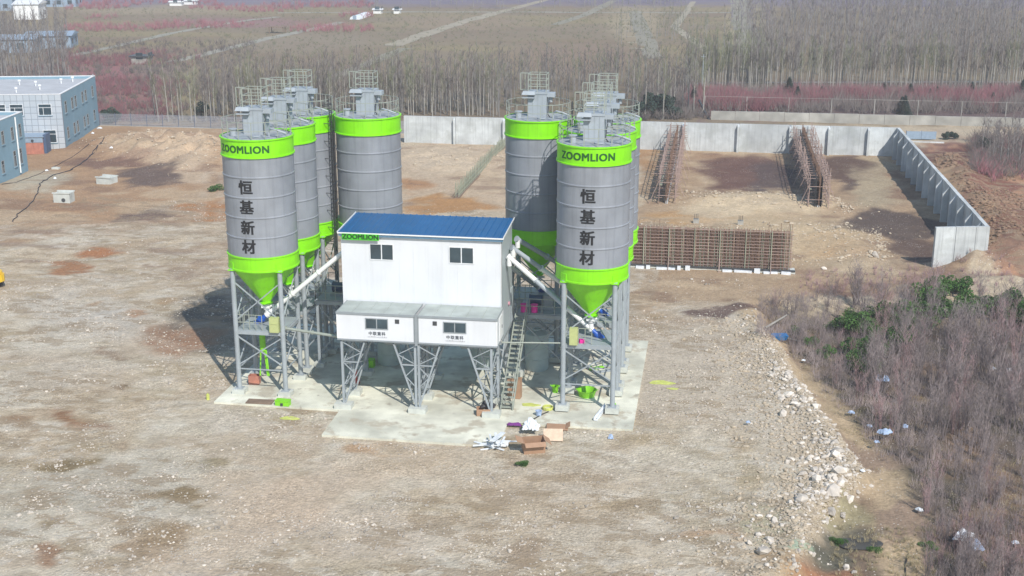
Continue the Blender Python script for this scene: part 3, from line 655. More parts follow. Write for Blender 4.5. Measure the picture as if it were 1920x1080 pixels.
sg = thing_part('sign', mb); MB().box((-22.50, BY0 - .27, 10.44), (-20.14, BY0 - .235, 10.83)).build('board', mat('sign_green', (.06, .50, .015), .5), sg)
None and letters_on('ZOOMLION', .44, mat('sign_letter_edge', (.22, .66, .08), .5), sg, lambda u, v, w_: (-21.31 + u, BY0 - .273 - w_ * .3, 10.64 + v), .022, .98, 0)
letters_on('ZOOMLION', .42, mat('sign_letters', (.004, .045, .006), .5), sg, lambda u, v, w_: (-21.31 + u, BY0 - .285 - w_ * .3, 10.64 + v), .016, 1.02, 0)
# small round inlet and pink tape spots on the side wall
MB().tube((BX1 + .01, 77.4, 5.9), (BX1 + .1, 77.4, 5.9), .13, 12).build('wall_spot', mat('faded_pink', (.55, .28, .34), .7), mb)
MB().box((BX1 + .003, 78.3, 4.3), (BX1 + .05, 79.1, 6.6)).build('side_door', M['sidew'], mb)
MB().path([(BX1 + .04, 78.3, 4.3), (BX1 + .04, 78.3, 6.2)], .03, 6).build('drain_pipe', M['steel'], mb)
MB().beam((BX1 + .05, 76.2, 9.0), (BX1 + .05, 79.0, 4.3), .05).build('cable_conduit', M['steel'], mb)
# floor frame and legs below
MB().box((BX0 + .02, BY0 + .02, ZB - .25), (BX1 - .02, BY1, ZB - .005)).build('floor_frame', M['trim'], mb)
for x in (BX0 + .3, -17.6, BX1 - .3):
    for y in (BY0 + .3, BY1 - .3):
        MB().beam((x, y, .4), (x, y, ZB - .25), .24).build('leg', M['steel'], mb)
        MB().box((x - .45, y - .4, .05), (x + .45, y + .4, .4)).build('pedestal', M['ped'], mb)
    MB().beam((x, BY0 + .3, .8), (x, BY1 - .3, 3.9), .08).build('brace', M['steel'], mb); MB().beam((x, BY0 + .3, 3.9), (x, BY1 - .3, .8), .08).build('brace', M['steel'], mb)
for xa, xb in ((BX0 + .3, -17.6), (-17.6, BX1 - .3)):
    MB().beam((xa, BY1 - .3, 2.2), (xb, BY1 - .3, 3.9), .08).build('brace', M['steel'], mb); MB().beam((xa, BY1 - .3, 3.9), (xb, BY1 - .3, 2.2), .08).build('brace', M['steel'], mb)
for x in (-20.1, -15.1):
    h = MB(); h.add([(x - .9, 76, 3.95), (x + .9, 76, 3.95), (x + .9, 78.2, 3.95), (x - .9, 78.2, 3.95), (x - .35, 76.7, 2.9), (x + .35, 76.7, 2.9), (x + .35, 77.5, 2.9), (x - .35, 77.5, 2.9)],
                    [(0, 1, 2, 3), (7, 6, 5, 4), (0, 4, 5, 1), (1, 5, 6, 2), (2, 6, 7, 3), (3, 7, 4, 0)]); h.build('discharge_hopper', M['steel'], mb)

# ================================================================== control cabins
def cabin(x0, x1, wx, vx, label, door):
    c = thing('control_cabin', label, 'cabin', (0, 0, 0), group='white control cabins in front of the mixing building')
    y0, y1, z0, z1 = 72.3, 74.72, 4.62, 6.42; t_ = .12
    MB().box((x0 + .03, y0 + .02, z0 + .1), (x1 - .03, y0 + .09, z1 - .1)).build('front_wall', M['white'], c)
    for xa in (x0 + .02, x1 - .08): MB().box((xa, y0 + .1, z0 + .1), (xa + .06, y1, z1 - .1)).build('side_wall', M['white'], c)
    MB().box((x0 + .09, y1 - .06, z0 + .1), (x1 - .09, y1 - .01, z1 - .1)).build('rear_wall', M['white'], c)
    for xa in (x0, x1 - .07): MB().box((xa, y0, z0 + .12), (xa + .07, y0 + .018, z1 - .12)).build('corner_post', M['trim'] if (xa > -17.7 and xa < -17.1) else M['whitep'], c)
    MB().box((x0, y0, z0), (x1, y1, z0 + .1)).build('floor_frame', M['trim'], c)
    MB().box((x0 - .02, y0 - .04, z1 - .10), (x1 + .02, y0 + .02, z1 + .03)).build('eave_trim', M['trim'], c)
    rfm = thing_part('roof', c); nsh = 5; w_ = (x1 - x0) / nsh
    MB().box((x0, y0 + .03, z1 - .04), (x1, y1, z1 + .02)).build('roof_deck', M['cabroof'], rfm)
    for k in range(nsh + 1): MB().box((x0 + min(k * w_, x1 - x0 - .03), y0 + .03, z1 + .022), (x0 + min(k * w_, x1 - x0 - .03) + .03, y1, z1 + .05)).build('roof_seam', M['cabroof'] if 0 < k < nsh else M['trim'], rfm)
    window(c, wx - .72, wx + .72, 5.42, 6.13, y0 + .02, M['frameg'])
    MB().box((vx - .13, y0 - .01, 5.86), (vx + .13, y0 + .018, 6.12)).build('vent', M['dark'], c)
    letters_on('中联重科', .25, mat('cabin_print', (.10, .11, .13), .6), c, lambda u, v, w2: (wx - .0 + u, y0 + .010 - w2 * .3, 5.13 + v), .008, 1.0, 0, spacing=1.2)
    ln = MB(); xx = wx - .58
    rr = random.Random(3)
    while xx < wx + .6:
        l = rr.uniform(.03, .1); ln.box((xx, y0 + .008, 4.93), (xx + l, y0 + .016, 4.93 + rr.choice((.02, .035)))); xx += l + rr.uniform(.02, .06)
    ln.box((wx - .58, y0 + .008, 4.885), (wx + .6, y0 + .016, 4.895)); ln.build('small_print', mat('cabin_print2', (.3, .3, .33), .6), c)
    if door:
        MB().box((x1 - .018, 73.2, 4.75), (x1 + .012, 74.1, 6.25)).build('door', M['whitep'], c)
        MB().box((x1 + .014, 73.9, 5.4), (x1 + .04, 73.95, 5.6)).build('door_handle', M['dark'], c)
    return c
cabin(-22.38, -17.46, -19.84, -18.55, 'left white control cabin, its small square vent right of the window', False)
cabin(-17.28, -12.35, -14.97, -16.2, 'right white control cabin, next to the staircase, its vent left of the window', True)
pj = MB().box((-17.455, 72.26, 4.5), (-17.285, 72.34, 6.5)); tag(pj.build('joint_post', M['trim']), 'narrow grey cover strip standing between the two white cabins', 'post')

# ================================================================== lattice supports under the cabins
def lattice(x, dirs, label):
    t = thing('lattice_support', label, 'support', (x, 72.5, 0), group='lattice supports under the control cabins')
    MB().box((-.55, -.4, .05), (.55, .35, .42)).build('pedestal', M['ped'], t)
    MB().box((-.45, 2.0, .05), (.45, 2.7, .42)).build('pedestal', M['ped'], t)
    P = lambda a, b, w_=.10, nm='post': MB().beam(a, b, w_).build(nm, M['steel'], t)
    for xo in ((-.1, .12) if len(dirs) == 2 else (0,)):
        P((xo, 0, .42), (xo, 0, 4.5), .14); P((xo, 2.35, .42), (xo, 2.35, 4.5), .14)
    for d in dirs:
        P((d * .1, 0, .45), (d * 1.45, 0, 4.5), .1, 'inclined_post'); P((d * .1, 2.35, .45), (d * 1.45, 2.35, 4.5), .1, 'inclined_post')
        for z in (3.15,):
            o_ = .1 + 1.35 * (z - .45) / 4.05
            P((0, 0, z), (d * o_, 0, z), .07, 'cross_bar'); P((0, 2.35, z), (d * o_, 2.35, z), .07, 'cross_bar')
        zz = [.8, 1.6, 2.4, 3.15, 3.8, 4.45]
        for k in range(len(zz) - 1):
            o1 = .1 + 1.35 * (zz[k] - .45) / 4.05; o2 = .1 + 1.35 * (zz[k + 1] - .45) / 4.05
            P((0 if k % 2 else d * o1, 0, zz[k]), (d * o2 if k % 2 else 0, 0, zz[k + 1]), .05, 'lacing')
            P((d * o1, 0 if k % 2 else 2.35, zz[k]), (d * o2, 2.35 if k % 2 else 0, zz[k + 1]), .05, 'lacing')
    zz = [.6, 1.4, 2.2, 3.0, 3.8, 4.45]
    for k in range(5): P((0, 0 if k % 2 else 2.35, zz[k]), (0, 2.35 if k % 2 else 0, zz[k + 1]), .06, 'lacing')
    for z in (1.4, 3.0): P((0, 0, z), (0, 2.35, z), .06, 'cross_bar')
    P((-1.4 if -1 in dirs else 0, 0, 4.55), (1.4 if 1 in dirs else 0, 0, 4.55), .12, 'head_beam')
    return t
lattice(-22.15, (1,), 'grey lattice support below the left end of the left cabin')
lattice(-17.4, (-1, 1), 'double sided V shaped lattice support below the joint of the two cabins')
lattice(-12.75, (-1,), 'grey lattice support below the right cabin beside the foot of the stairs')

# ================================================================== staircase
st = thing('steel_staircase', 'long steep grey steel staircase climbing beside the right wall of the white building', 'staircase', (-12.0, 73.6, .1))
LY, LZ = 6.1, 4.35; nst = 20
for sx in (-.38, .38):
    MB().beam((sx, 0, 0), (sx, LY, LZ), .06, .2).build('stringer', M['steel2'], st)
for k in range(nst):
    tt = (k + .6) / nst; MB().box((-.35, LY * tt - .12, LZ * tt - .02), (.35, LY * tt + .12, LZ * tt + .02)).build('tread', M['steel2'], st)
hr = MB(); hr.beam((.38, 0, 1.0), (.38, LY, LZ + 1.0), .05)
for k in range(7): hr.beam((.38, LY * k / 6, LZ * k / 6), (.38, LY * k / 6, LZ * k / 6 + 1.0), .04)
hr.build('handrail', M['steel2'], st)
lo = MB()
for k in range(5): lo.beam((-.36, .2 + .2 * k, .1), (-.36, .2 + .2 * k, 1.0), .03)
lo.build('foot_gate', M['steel2'], st)

# ================================================================== service platforms between silos and building
def platform(x0, x1, y0, y1, z, label, rail):
    t = thing('service_platform', label, 'platform', (x0, y0, 0), group='steel service platforms beside the mixing building')
    w_, d_ = x1 - x0, y1 - y0
    MB().box((0, 0, z - .06), (w_, d_, z)).build('deck', M['steel'], t)
    for a, b in (((0, 0), (w_, 0)), ((w_, 0), (w_, d_)), ((w_, d_), (0, d_)), ((0, d_), (0, 0))): MB().beam((a[0], a[1], z - .2), (b[0], b[1], z - .2), .14, .26).build('beam', M['steel'], t)
    for x in (.1, w_ - .1):
        for y in (.1, d_ - .1):
            MB().beam((x, y, .4), (x, y, z - .3), .2).build('post', M['steel'], t); MB().box((x - .35, y - .35, .05), (x + .35, y + .35, .4)).build('pedestal', M['ped'], t)
    for y in (.1, d_ - .1):
        for s_ in (0, 1): MB().beam((.1 if s_ else w_ - .1, y, 1.0), (w_ - .1 if s_ else .1, y, z - .4), .08).build('brace', M['steel'], t)
    for a, b in rail:
        a = (a[0] * w_, a[1] * d_); b = (b[0] * w_, b[1] * d_); r = MB(); n_ = 5
        for zz in (.5, 1.0): r.beam((*a, z + zz), (*b, z + zz), .04)
        for k in range(n_): r.beam((a[0] + (b[0] - a[0]) * k / (n_ - 1), a[1] + (b[1] - a[1]) * k / (n_ - 1), z), (a[0] + (b[0] - a[0]) * k / (n_ - 1), a[1] + (b[1] - a[1]) * k / (n_ - 1), z + 1.0), .04)
        r.build('railing', M['steel2'], t)
    return t
platform(-12.3, -9.0, 79.9, 83.0, 4.5, 'grey steel platform with crossed braces between the stairs and the right silos', [((0, 0), (1, 0))])
platform(-26.0, -22.9, 79.5, 82.6, 4.9, 'grey steel platform between the left silos and the white building', [((0, 0), (.9, 0)), ((0, 0), (0, 1))])
# machinery on the far platform: skip hoist body
for x, y, lb in ((-10.9, 81.4, 'dark blue grey pump body on the right service platform'), (-24.4, 81.0, 'dark blue grey pump body on the left service platform')):
    z0 = 4.5 if x > -15 else 4.9
    t = thing('pump_unit', lb, 'machine', (x, y, z0))
    MB().box((-.9, -.5, 0), (.9, .5, .12)).build('skid', M['steel'], t)
    MB().tube((-.75, 0, .5), (.1, 0, .5), .33, 16).tube((-.8, 0, .5), (-.75, 0, .5), .37, 16).build('motor', mat('dark_blue_motor', (.03, .07, .14), .5), t)
    MB().box((.2, -.35, .1), (.8, .35, .9)).tube((.5, 0, .9), (.5, 0, 1.3), .14, 12).build('gearbox', M['steel'], t)

# long pipes from the silos to the cabin level
def pipe(p, q, r, label, m='steel2'):
    t = thing('service_pipe', label, 'pipe', p); q = Vector(q) - Vector(p)
    MB().tube((0, 0, 0), q, r, 10).build('tube', M[m], t)
    for k in (.02, .5, .98): MB().tube(q * (k - .008), q * (k + .008), r * 1.6, 10).build('flange', M[m], t)
pipe((-26.4, 74.2, 4.55), (-22.4, 73.2, 4.5), .09, 'pale pipe running level from the left front silo to the left cabin')
pipe((-12.3, 73.6, 4.55), (-8.6, 74.2, 4.5), .045, 'thin pale pipe running level from the right cabin past the stairs to the right silo')

# ================================================================== screw conveyors
def conveyor(p, q, label, white, r=.155, motor=True):
    p = Vector(p); q = Vector(q); t = thing('screw_conveyor', label, 'conveyor', p, group='inclined tube conveyors feeding the mixing building')
    d = q - p; L_ = d.length; u = d.normalized()
    n_ = 3
    for k in range(n_):
        a = u * (L_ * k / n_ + .03); b = u * (L_ * (k + 1) / n_ - .03)
        wm = M['whitep'] if white and (white == 1 or k != white - 2) else M['galv']
        MB().tube(a, b, r, 14).build('tube', wm, t)
        MB().tube(u * (L_ * (k + 1) / n_ - .06), u * (L_ * (k + 1) / n_ + .03), r * 1.35, 14).build('flange', wm, t)
    MB().tube(-u * .12, u * .03, r * 1.35, 14).build('flange', M['whitep'], t)
    if motor:
        m_ = MB(); m_.tube(-u * .12, -u * .4, .15, 10); m_.tube(-u * .4, -u * 1.0, .21, 12); m_.tube(-u * 1.0, -u * 1.08, .15, 12)
        m_.cbox(-u * .68 + Vector((0, 0, .22)), (.22, .2, .16)); m_.build('motor', M['blue'], t)
        fz = MB()
        for k in range(5): fz.tube(-u * (.46 + .1 * k), -u * (.5 + .1 * k), .235, 12)
        fz.build('cooling_fin', M['blue'], t)
    MB().tube((0, 0, .05), (0, 0, .42), .17, 12).build('inlet', M['whitep'], t)
    MB().tube(d - u * .1, d - u * .1 - Vector((0, 0, .55)), .16, 12).build('outlet', M['whitep'], t)
zt = 5.0
conveyor((XL + .05, 75.5, zt), (-22.75, 75.9, 9.35), 'white tube conveyor with blue motor below the left front silo', 1)
conveyor((XL + .1, 80.0, zt), (-22.75, 78.2, 9.2), 'tube conveyor from the second left silo', 2)
conveyor((XL + 4.6, 84.5, zt), (-20.5, 79.8, 8.8), 'tube conveyor behind the white building on the left', 2)
conveyor((XR - .02, 75.75, zt), (-12.35, 76.4, 9.3), 'white and grey tube conveyor with blue motor below the right front silo, lowest of three', 3)
conveyor((XR - .02, 80.1, zt), (-12.3, 77.6, 9.55), 'half white tube conveyor to the second right silo, middle of three', 4)
conveyor((XR - .02, 84.5, zt), (-12.2, 78.9, 9.8), 'grey tube conveyor to the farthest right silo, topmost of three', 0)
conveyor((XR - 4.6, 84.5, zt), (-14.5, 79.8, 8.9), 'tube conveyor behind the white building on the right', 2)

# ================================================================== tanks below the building
for (x, y, lb) in ((-21.4, 81.0, 'pale upright tank in the shade behind the left lattice support'), (-14.9, 81.2, 'pale upright tank in the shade left of the staircase'), (-11.2, 81.5, 'pale upright tank behind the staircase')):
    t = thing('additive_tank', lb, 'tank', (x, y, .1), group='pale additive tanks under the mixing building')
    MB().lathe([(.78, 0), (.80, .05), (.80, 2.45), (.76, 2.55), (.3, 2.75)], 32, cap0=True, cap1=True).build('shell', M['tank'], t)
    for z in (.8, 1.6): MB().lathe([(.80, z - .04), (.825, z - .02), (.825, z + .02), (.80, z + .04)], 32).build('rib', M['tank'], t)
    MB().tube((0, 0, 2.75), (0, 0, 2.85), .28, 16).build('lid', M['tank'], t)

# ================================================================== small things on and around the apron
def tagm(name, mbd, m, label, cat, group=None, loc=(0, 0, 0), rz=0):
    o = mbd.build(name, M[m] if isinstance(m, str) else m); o.location = loc; o.rotation_euler = (0, 0, rz); tag(o, label, cat, group); return o
def open_box(name, loc, rz, w_, d_, h_, m, label, cat, flaps=True, tilt=0, wall=.025):
    t = thing(name, label, cat, loc, rz)
    if tilt: t.rotation_euler = (tilt, 0, rz)
    MB().box((-w_ / 2, -d_ / 2, 0), (w_ / 2, d_ / 2, wall)).box((-w_ / 2, -d_ / 2, wall), (w_ / 2, -d_ / 2 + wall, h_)).box((-w_ / 2, d_ / 2 - wall, wall), (w_ / 2, d_ / 2, h_)).box((-w_ / 2, -d_ / 2 + wall, wall), (-w_ / 2 + wall, d_ / 2 - wall, h_)).box((w_ / 2 - wall, -d_ / 2 + wall, wall), (w_ / 2, d_ / 2 - wall, h_)).build('case', M[m], t)
    if flaps:
        for (c, d, r) in (((0, -d_ / 2 - d_ * .2, h_ - .07), (w_ * .96, d_ * .45, .015), (.35, 0, 0)), ((-w_ / 2 - w_ * .16, 0, h_ + .06), (w_ * .4, d_ * .96, .015), (0, .4, 0)), ((w_ / 2 + w_ * .15, 0, h_ - .1), (w_ * .4, d_ * .96, .015), (0, .7, 0))):
            MB().cbox(c, d, r).build('flap', M[m], t)
    return t
g0 = un(1000, 845); open_box('cardboard_box', (g0.x, g0.y, gz1(g0.x, g0.y) + .05), .35, 1.25, .75, .75, 'card', 'big open brown cardboard box lying on the gravel in front of the apron', 'box', True, .15)
g0 = un(1037, 825); t = thing('plywood_sheet', 'pale speckled board leaning on the ground behind the big cardboard box', 'board', (g0.x, g0.y, gz1(g0.x, g0.y)), .1)
MB().cbox((0, 0, .35), (1.15, .04, .75), (-.7, 0, 0)).build('sheet', M['card2'], t); MB().cbox((0, .1, .33), (1.2, .05, .06), (-.7, 0, .02)).build('batten', M['card'], t)
g0 = un(1045, 803); tagm('cardboard_sheet', MB().cbox((0, 0, .14), (1.3, .8, .03), (.06, .04, .1)).cbox((.62, .2, .22), (.3, .8, .02), (0, -.5, .1)), 'card', 'flat brown cardboard sheet between pale board and apron edge', 'cardboard', loc=(g0.x, g0.y, gz1(g0.x, g0.y) - .02))
def crumple(name, loc, w_, d_, h_, m, label, cat, seed, group=None, n_=14, rz=0.):
    # a crumpled sheet: folded surface with thickness
    r = np.random.default_rng(seed); us = np.linspace(-1, 1, n_); v = []; f = []
    for j, b in enumerate(us):
        for i, a in enumerate(us):
            rad = 1 - .25 * r.random() * (abs(a) > .8 or abs(b) > .8)
            v.append((a * w_ / 2 * rad + r.normal() * w_ * .015, b * d_ / 2 * rad + r.normal() * d_ * .015, h_ * (.15 + .85 * (1 - max(abs(a), abs(b)) ** 2) * float(fbm(np.array([a * 2 + seed * 7.1]), np.array([b * 2.3 + 11.0]), seed, 3)[0]) * 1.4) + r.random() * h_ * .18))
    N_ = len(v); v += [(x, y, z - .02) for x, y, z in v]
    for j in range(n_ - 1):
        for i in range(n_ - 1):
            a = j * n_ + i; f.append((a, a + 1, a + n_ + 1, a + n_)); f.append((N_ + a + n_, N_ + a + n_ + 1, N_ + a + 1, N_ + a))
    o = MB().add(v, f).build(name, M[m]); o.location = loc; o.rotation_euler = (0, 0, rz); tag(o, label, cat, group); return o
g0 = un(995, 812); crumple('plastic_wrapping', (g0.x, g0.y, gz1(g0.x, g0.y) + .25), 1.1, .9, .7, 'plastw', 'crumpled white plastic wrapping spilling from the big cardboard box', 'wrapping', 4)
# heap of white strips: each strip is a thing
g0 = un(930, 838)
for k in range(15):
    a = rng.uniform(-.5, .9) if k < 10 else rng.uniform(1.1, 1.9); l = rng.uniform(1.0, 1.7)
    ox, oy = rng.normal() * .28, rng.normal() * .22
    o = MB().cbox((0, 0, 0), (l, rng.uniform(.07, .16), .05)).build('trim_strip', M['plastw']); o.location = (g0.x + ox, g0.y + oy, gz1(g0.x, g0.y) + .06 + .035 * k)
    o.rotation_euler = (0, rng.normal() * .06, a); tag(o, 'white trim strip in the fan shaped heap on the gravel', 'strip', 'heap of white trim strips')
o = MB().cbox((0, 0, 0), (1.75, .3, .05)).build('trim_plank', M['plastw']); o.location = (g0.x + .1, g0.y, gz1(g0.x, g0.y) + .68); o.rotation_euler = (0, .08, 1.35); tag(o, 'broad white plank lying across the top of the strip heap', 'plank')
g0 = un(908, 780); open_box('cardboard_box', (g0.x, g0.y, .12), .2, .95, .6, .42, 'card', 'low cardboard box with black sheeting on it at the foot of the right lattice support', 'box', False)
crumple('black_sheeting', (g0.x + .2, g0.y + .2, .5), 1.0, .6, .45, 'cable', 'black plastic sheeting heaped on the low cardboard box', 'sheeting', 9)
g0 = un(965, 748); open_box('cardboard_box', (g0.x, g0.y, .12), -.1, .85, .5, 1.3, 'card', 'tall brown cardboard box standing behind the stairs', 'box', False)
g0 = un(478, 722); open_box('cardboard_box', (g0.x, g0.y, .12), .1, .7, .5, .6, 'orange', 'faded red box below the left front silo', 'box', False)
t = thing('lime_crate', 'bright lime green metal box in front of the left silo leg', 'box', (un(531, 762).x, un(531, 762).y, .1), -.05)
MB().box((-.45, -.22, 0), (.45, .22, .36)).build('case', M['lime'], t); MB().box((-.47, -.24, .30), (.47, .24, .345)).build('lid', M['lime'], t); MB().cbox((0, -.25, .12), (.16, .05, .16)).build('lock', M['dark'], t)
g0 = un(488, 757); tagm('plywood_board', MB().box((-.85, -.35, 0), (.85, .35, .06)), 'dirtp', 'brown plywood board lying flat between the two left silo legs', 'board', loc=(g0.x, g0.y, .12), rz=.03)
for (px_, py_, lb) in ((1100, 745, 'lime green round basket on the apron between the right silo legs'), (1041, 738, 'small lime green tub near the left leg of the right silo')):
    g0 = un(px_, py_); r_ = .62 if px_ > 1090 else .22
    t = thing('lime_tub', lb, 'tub', (g0.x, g0.y, .1)); MB().lathe([(r_ * .8, 0), (r_, .42), (r_ + .03, .45), (r_ - .03, .45), (r_ * .76, .05)], 20, cap0=True).build('bowl', M['lime'], t)
    for sx in (-1, 1): MB().path([(sx * (r_ + .02), -.1, .4), (sx * (r_ + .1), 0, .5), (sx * (r_ + .02), .1, .4)], .02, 5).build('handle', M['lime'], t)
g0 = un(1135, 700)
for k, (dx, dy, a, w_) in enumerate(((0, 0, .5, 1.8), (-.5, .6, .7, 1.5), (.3, 1.0, .3, 1.2))):
    o = MB().box((-w_ / 2, -.1, 0), (w_ / 2, .1, .1)).box((-w_ / 2, -.1, .1), (-w_ / 2 + .1, .1, .3)).build('steel_section', M['lime'] if k == 1 else M['galv']); o.location = (g0.x + dx, g0.y + dy, .12 + .02 * k); o.rotation_euler = (0, 0, a)
    tag(o, ['grey steel section on the apron under the right silos', 'lime painted steel section on the apron under the right silos', 'short grey steel section farthest back under the right silos'][k], 'steel section')
ga, gb = un(1110, 798, .1), un(1143, 755, .1); c_ = (ga + gb) / 2
o = MB().box((-1.25, -.12, 0), (1.25, .12, .1)).box((-1.25, -.12, .1), (1.25, -.09, .2)).box((-1.25, .09, .1), (1.25, .12, .2)).build('channel_beam', M['plastw']); o.location = (c_.x, c_.y, .13); o.rotation_euler = (0, 0, math.atan2(gb.y - ga.y, gb.x - ga.x)); tag(o, 'long white channel beam lying on the apron at the right silo leg', 'beam')
g0 = un(1140, 765); tagm('fire_extinguisher', MB().tube((0, 0, 0), (0, 0, .45), .12, 12).tube((0, 0, .45), (0, 0, .55), .05, 8), 'lime', 'small yellow green canister behind the right front silo leg', 'canister', loc=(un(1151, 772).x, un(1151, 772).y, .1))
g0 = un(667, 722); tagm('gas_cylinder', MB().tube((0, 0, 0), (0, 0, 1.0), .14, 12).tube((0, 0, 1.0), (0, 0, 1.15), .06, 8).cbox((0, 0, .06), (.5, .4, .1)), 'red', 'red gas cylinder behind the left lattice support', 'gas cylinder', loc=(g0.x, g0.y, .1))
g0 = un(690, 690); tagm('lime_container', MB().box((-.45, -.3, 0), (.45, .3, .55)).box((-.2, -.1, .55), (.2, .1, .62)), 'lime', 'lime green box in the shade under the cabins', 'box', loc=(g0.x, g0.y, .1))
# lime sling and pipe under the left front silo
t = thing('discharge_hose', 'lime green hose hanging from the deck of the left front silo', 'hose', (XL - .3, 75.2, 0)); MB().tube((0, 0, 4.2), (0, 0, 2.6), .2, 10).build('hose', M['lime'], t)
for dx, e in ((-.15, -.25), (.1, .25), (.2, .35)): MB().tube((dx, 0, 2.7), (e, -.1, .9), .05, 6).build('sling', M['lime'], t)
for px_, py_, r_, lb in ((1240, 717, .55, 'yellow green paint spill on the gravel right of the apron'), (1262, 729, .25, 'small yellow green paint spot right of the larger spill'), (543, 783, .4, 'yellow green paint spot on the ground in front of the lime box'), (994, 762, .4, 'lime paint splash on the apron beside the stairs')):
    g0 = un(px_, py_); zz = (.105 if px_ == 994 else gz1(g0.x, g0.y) + .012)
    pl = [(r_ * (1 + .2 * math.sin(3 * a + px_)) * math.cos(a) * 1.5, r_ * (.7 + .12 * math.sin(5 * a)) * math.sin(a)) for a in np.linspace(0, 2 * math.pi, 19)[:-1]]
    tagm('paint_spill', MB().prism(pl, 0, .012), 'limep', lb, 'paint spill', loc=(g0.x, g0.y, zz))
g0 = un(965, 800); crumple('purple_cloth', (g0.x, g0.y, .1), 1.0, .35, .18, 'purple', 'purple cloth lying at the edge of the apron', 'cloth', 12); g1 = un(982, 800); tagm('lime_strip', MB().box((-.4, -.05, 0), (.4, .05, .05)), 'limep', 'pale yellow strip beside the purple cloth', 'strip', loc=(g1.x + .1, g1.y, .12), rz=.15)
pts = [un(x_, y_, .14) for x_, y_ in ((975, 797), (1000, 786), (1018, 776), (1028, 772))]
c_ = pts[0].copy(); tagm('loose_hose', MB().path([p_ - c_ for p_ in pts], .035, 6), 'cable', 'dark hose trailing across the apron from stairs to right silo', 'hose', loc=c_)
for px_, py_, lb in ((1027, 770, 'cream coil of cable on the apron left of the right silo leg'), (1010, 782, 'small blue grey bucket on the apron')):
    g0 = un(px_, py_); t = thing('cable_coil' if px_ == 1027 else 'bucket', lb, 'coil' if px_ == 1027 else 'bucket', (g0.x, g0.y, .1))
    if px_ == 1027:
        for k in range(3): MB().path([(.32 * math.cos(a), .32 * math.sin(a), .04 + .06 * k) for a in np.linspace(0, 6.283, 15)], .035, 5).build('loop', M['limep'], t)
    else: MB().lathe([(.16, 0), (.2, .32), (.22, .33), (.18, .33), (.14, .03)], 16, cap0=True).build('pail', M['plastb'], t)
for px_, py_, lb, s_ in ((711, 369, None, 0),): pass
g0 = un(1145, 822); crumple('blue_bag', (g0.x, g0.y, gz1(g0.x, g0.y)), .35, .3, .3, 'plastb', 'small blue grey bag on the gravel below the right apron corner', 'bag', 21)
g0 = un(390, 748); tagm('yellow_bottle', MB().tube((0, 0, 0), (0, 0, .35), .11, 8).tube((0, 0, .35), (0, 0, .42), .05, 8), 'limep', 'small yellow green bottle on the ground left of the silos', 'bottle', loc=(g0.x, g0.y, gz1(g0.x, g0.y)))
for px_, py_, s_, nm in ((1092, 652, 4, 'deck of the right front silo'),):
    tagm('magenta_rag', MB().cbox((0, 0, .1), (.3, .25, .18), (.3, .2, .4)), 'pink', 'magenta rag lying on the ' + nm, 'rag', loc=(-7.45, 74.4, 4.52))
for k, x in enumerate((-11.9, -11.2)): tagm('magenta_drum', MB().tube((0, 0, 0), (0, 0, .5), .22, 12).tube((0, 0, .5), (0, 0, .54), .24, 12), 'pink', ['magenta drum on the right platform next to the building wall', 'magenta drum on the right platform, the one farther from the wall'][k], 'drum', loc=(x, 80.2, 4.51))
# ================================================================== retaining walls of the storage bins
def wallrun(name, a, b, h, th, joints, fins, label, side, group=None, hb=None):
    # wall from a to b (ground points); panels between joints; triangular buttress fins on the given side
    a = Vector((a[0], a[1], 0)); b = Vector((b[0], b[1], 0)); d = b - a; L_ = d.length
    t = thing(name, label, 'wall', (a.x, a.y, 0), math.atan2(d.y, d.x), group)
    js = [0] + joints + [L_]; hb = hb if hb is not None else h
    H = lambda s: h + (hb - h) * s / L_
    for k in range(len(js) - 1):
        x0, x1 = js[k] + .02, js[k + 1] - .02; o_ = rng.normal() * .008
        v, f = box_vf((x0, o_, -1.0), (x1, th + o_, 1)); v = [(x, y, z if z < 0 else H(x) + .012 * (k % 2)) for x, y, z in v]
        MB().add(v, f).build('panel', M['concw'], t)
    MB().box((.01, .07, -1.0), (L_ - .01, th - .07, min(h, hb) - .06)).build('core', M['concw'], t)
    for s, hf, dp in fins:
        y0, y1 = (-.012, -dp) if side < 0 else (th + .012, th + dp)
        hh = H(s) * hf
        zc = hh * .93 if dp < .6 else hh * .8
        v = [(s - .13, y0, -.8), (s + .13, y0, -.8), (s + .13, y0, hh), (s - .13, y0, hh), (s - .13, y1, -.8), (s + .13, y1, -.8), (s + .13, y1, zc), (s - .13, y1, zc)]
        MB().add(v, [(0, 1, 2, 3), (5, 4, 7, 6), (0, 4, 5, 1), (1, 5, 6, 2), (2, 6, 7, 3), (3, 7, 4, 0)]).build('buttress', M['concw'], t)
    MB().box((.0, .05, max(h, hb) - 9), (.01, .06, max(h, hb) - 8.9)) if False else None
    return t
jx = [-34.2 + 41.2, -27.5 + 41.2, -21 + 41.2, -15.2 + 41.2, -9.6 + 41.2, -3.9 + 41.2, 3.16 + 41.2, 9.72 + 41.2, 14.61 + 41.2, 19.51 + 41.2]
wallrun('retaining_wall', (-41.2, 167.0), (23.3, 167.0), 3.65, .35, [j + .14 for j in jx], [(j, .985, .5) for j in jx], 'long pale concrete wall closing the far side of the storage bins', -1)
Lr = math.hypot(.8, 53.6)
wallrun('retaining_wall', (24.1, 113.3), (23.3, 166.9), 3.7, .35, [Lr * k / 14 for k in range(1, 14)], [(Lr * (k + .5) / 14, .985, .62) for k in range(14)], 'long concrete wall with triangular buttresses on the right, its near side in blue shade', 1)
wallrun('retaining_wall', (19.4, 112.1), (24.08, 113.2), 3.75, .32, [1.8, 3.6], [], 'short pale concrete return wall at the near end of the long right wall', -1)
for k in range(13):
    pass

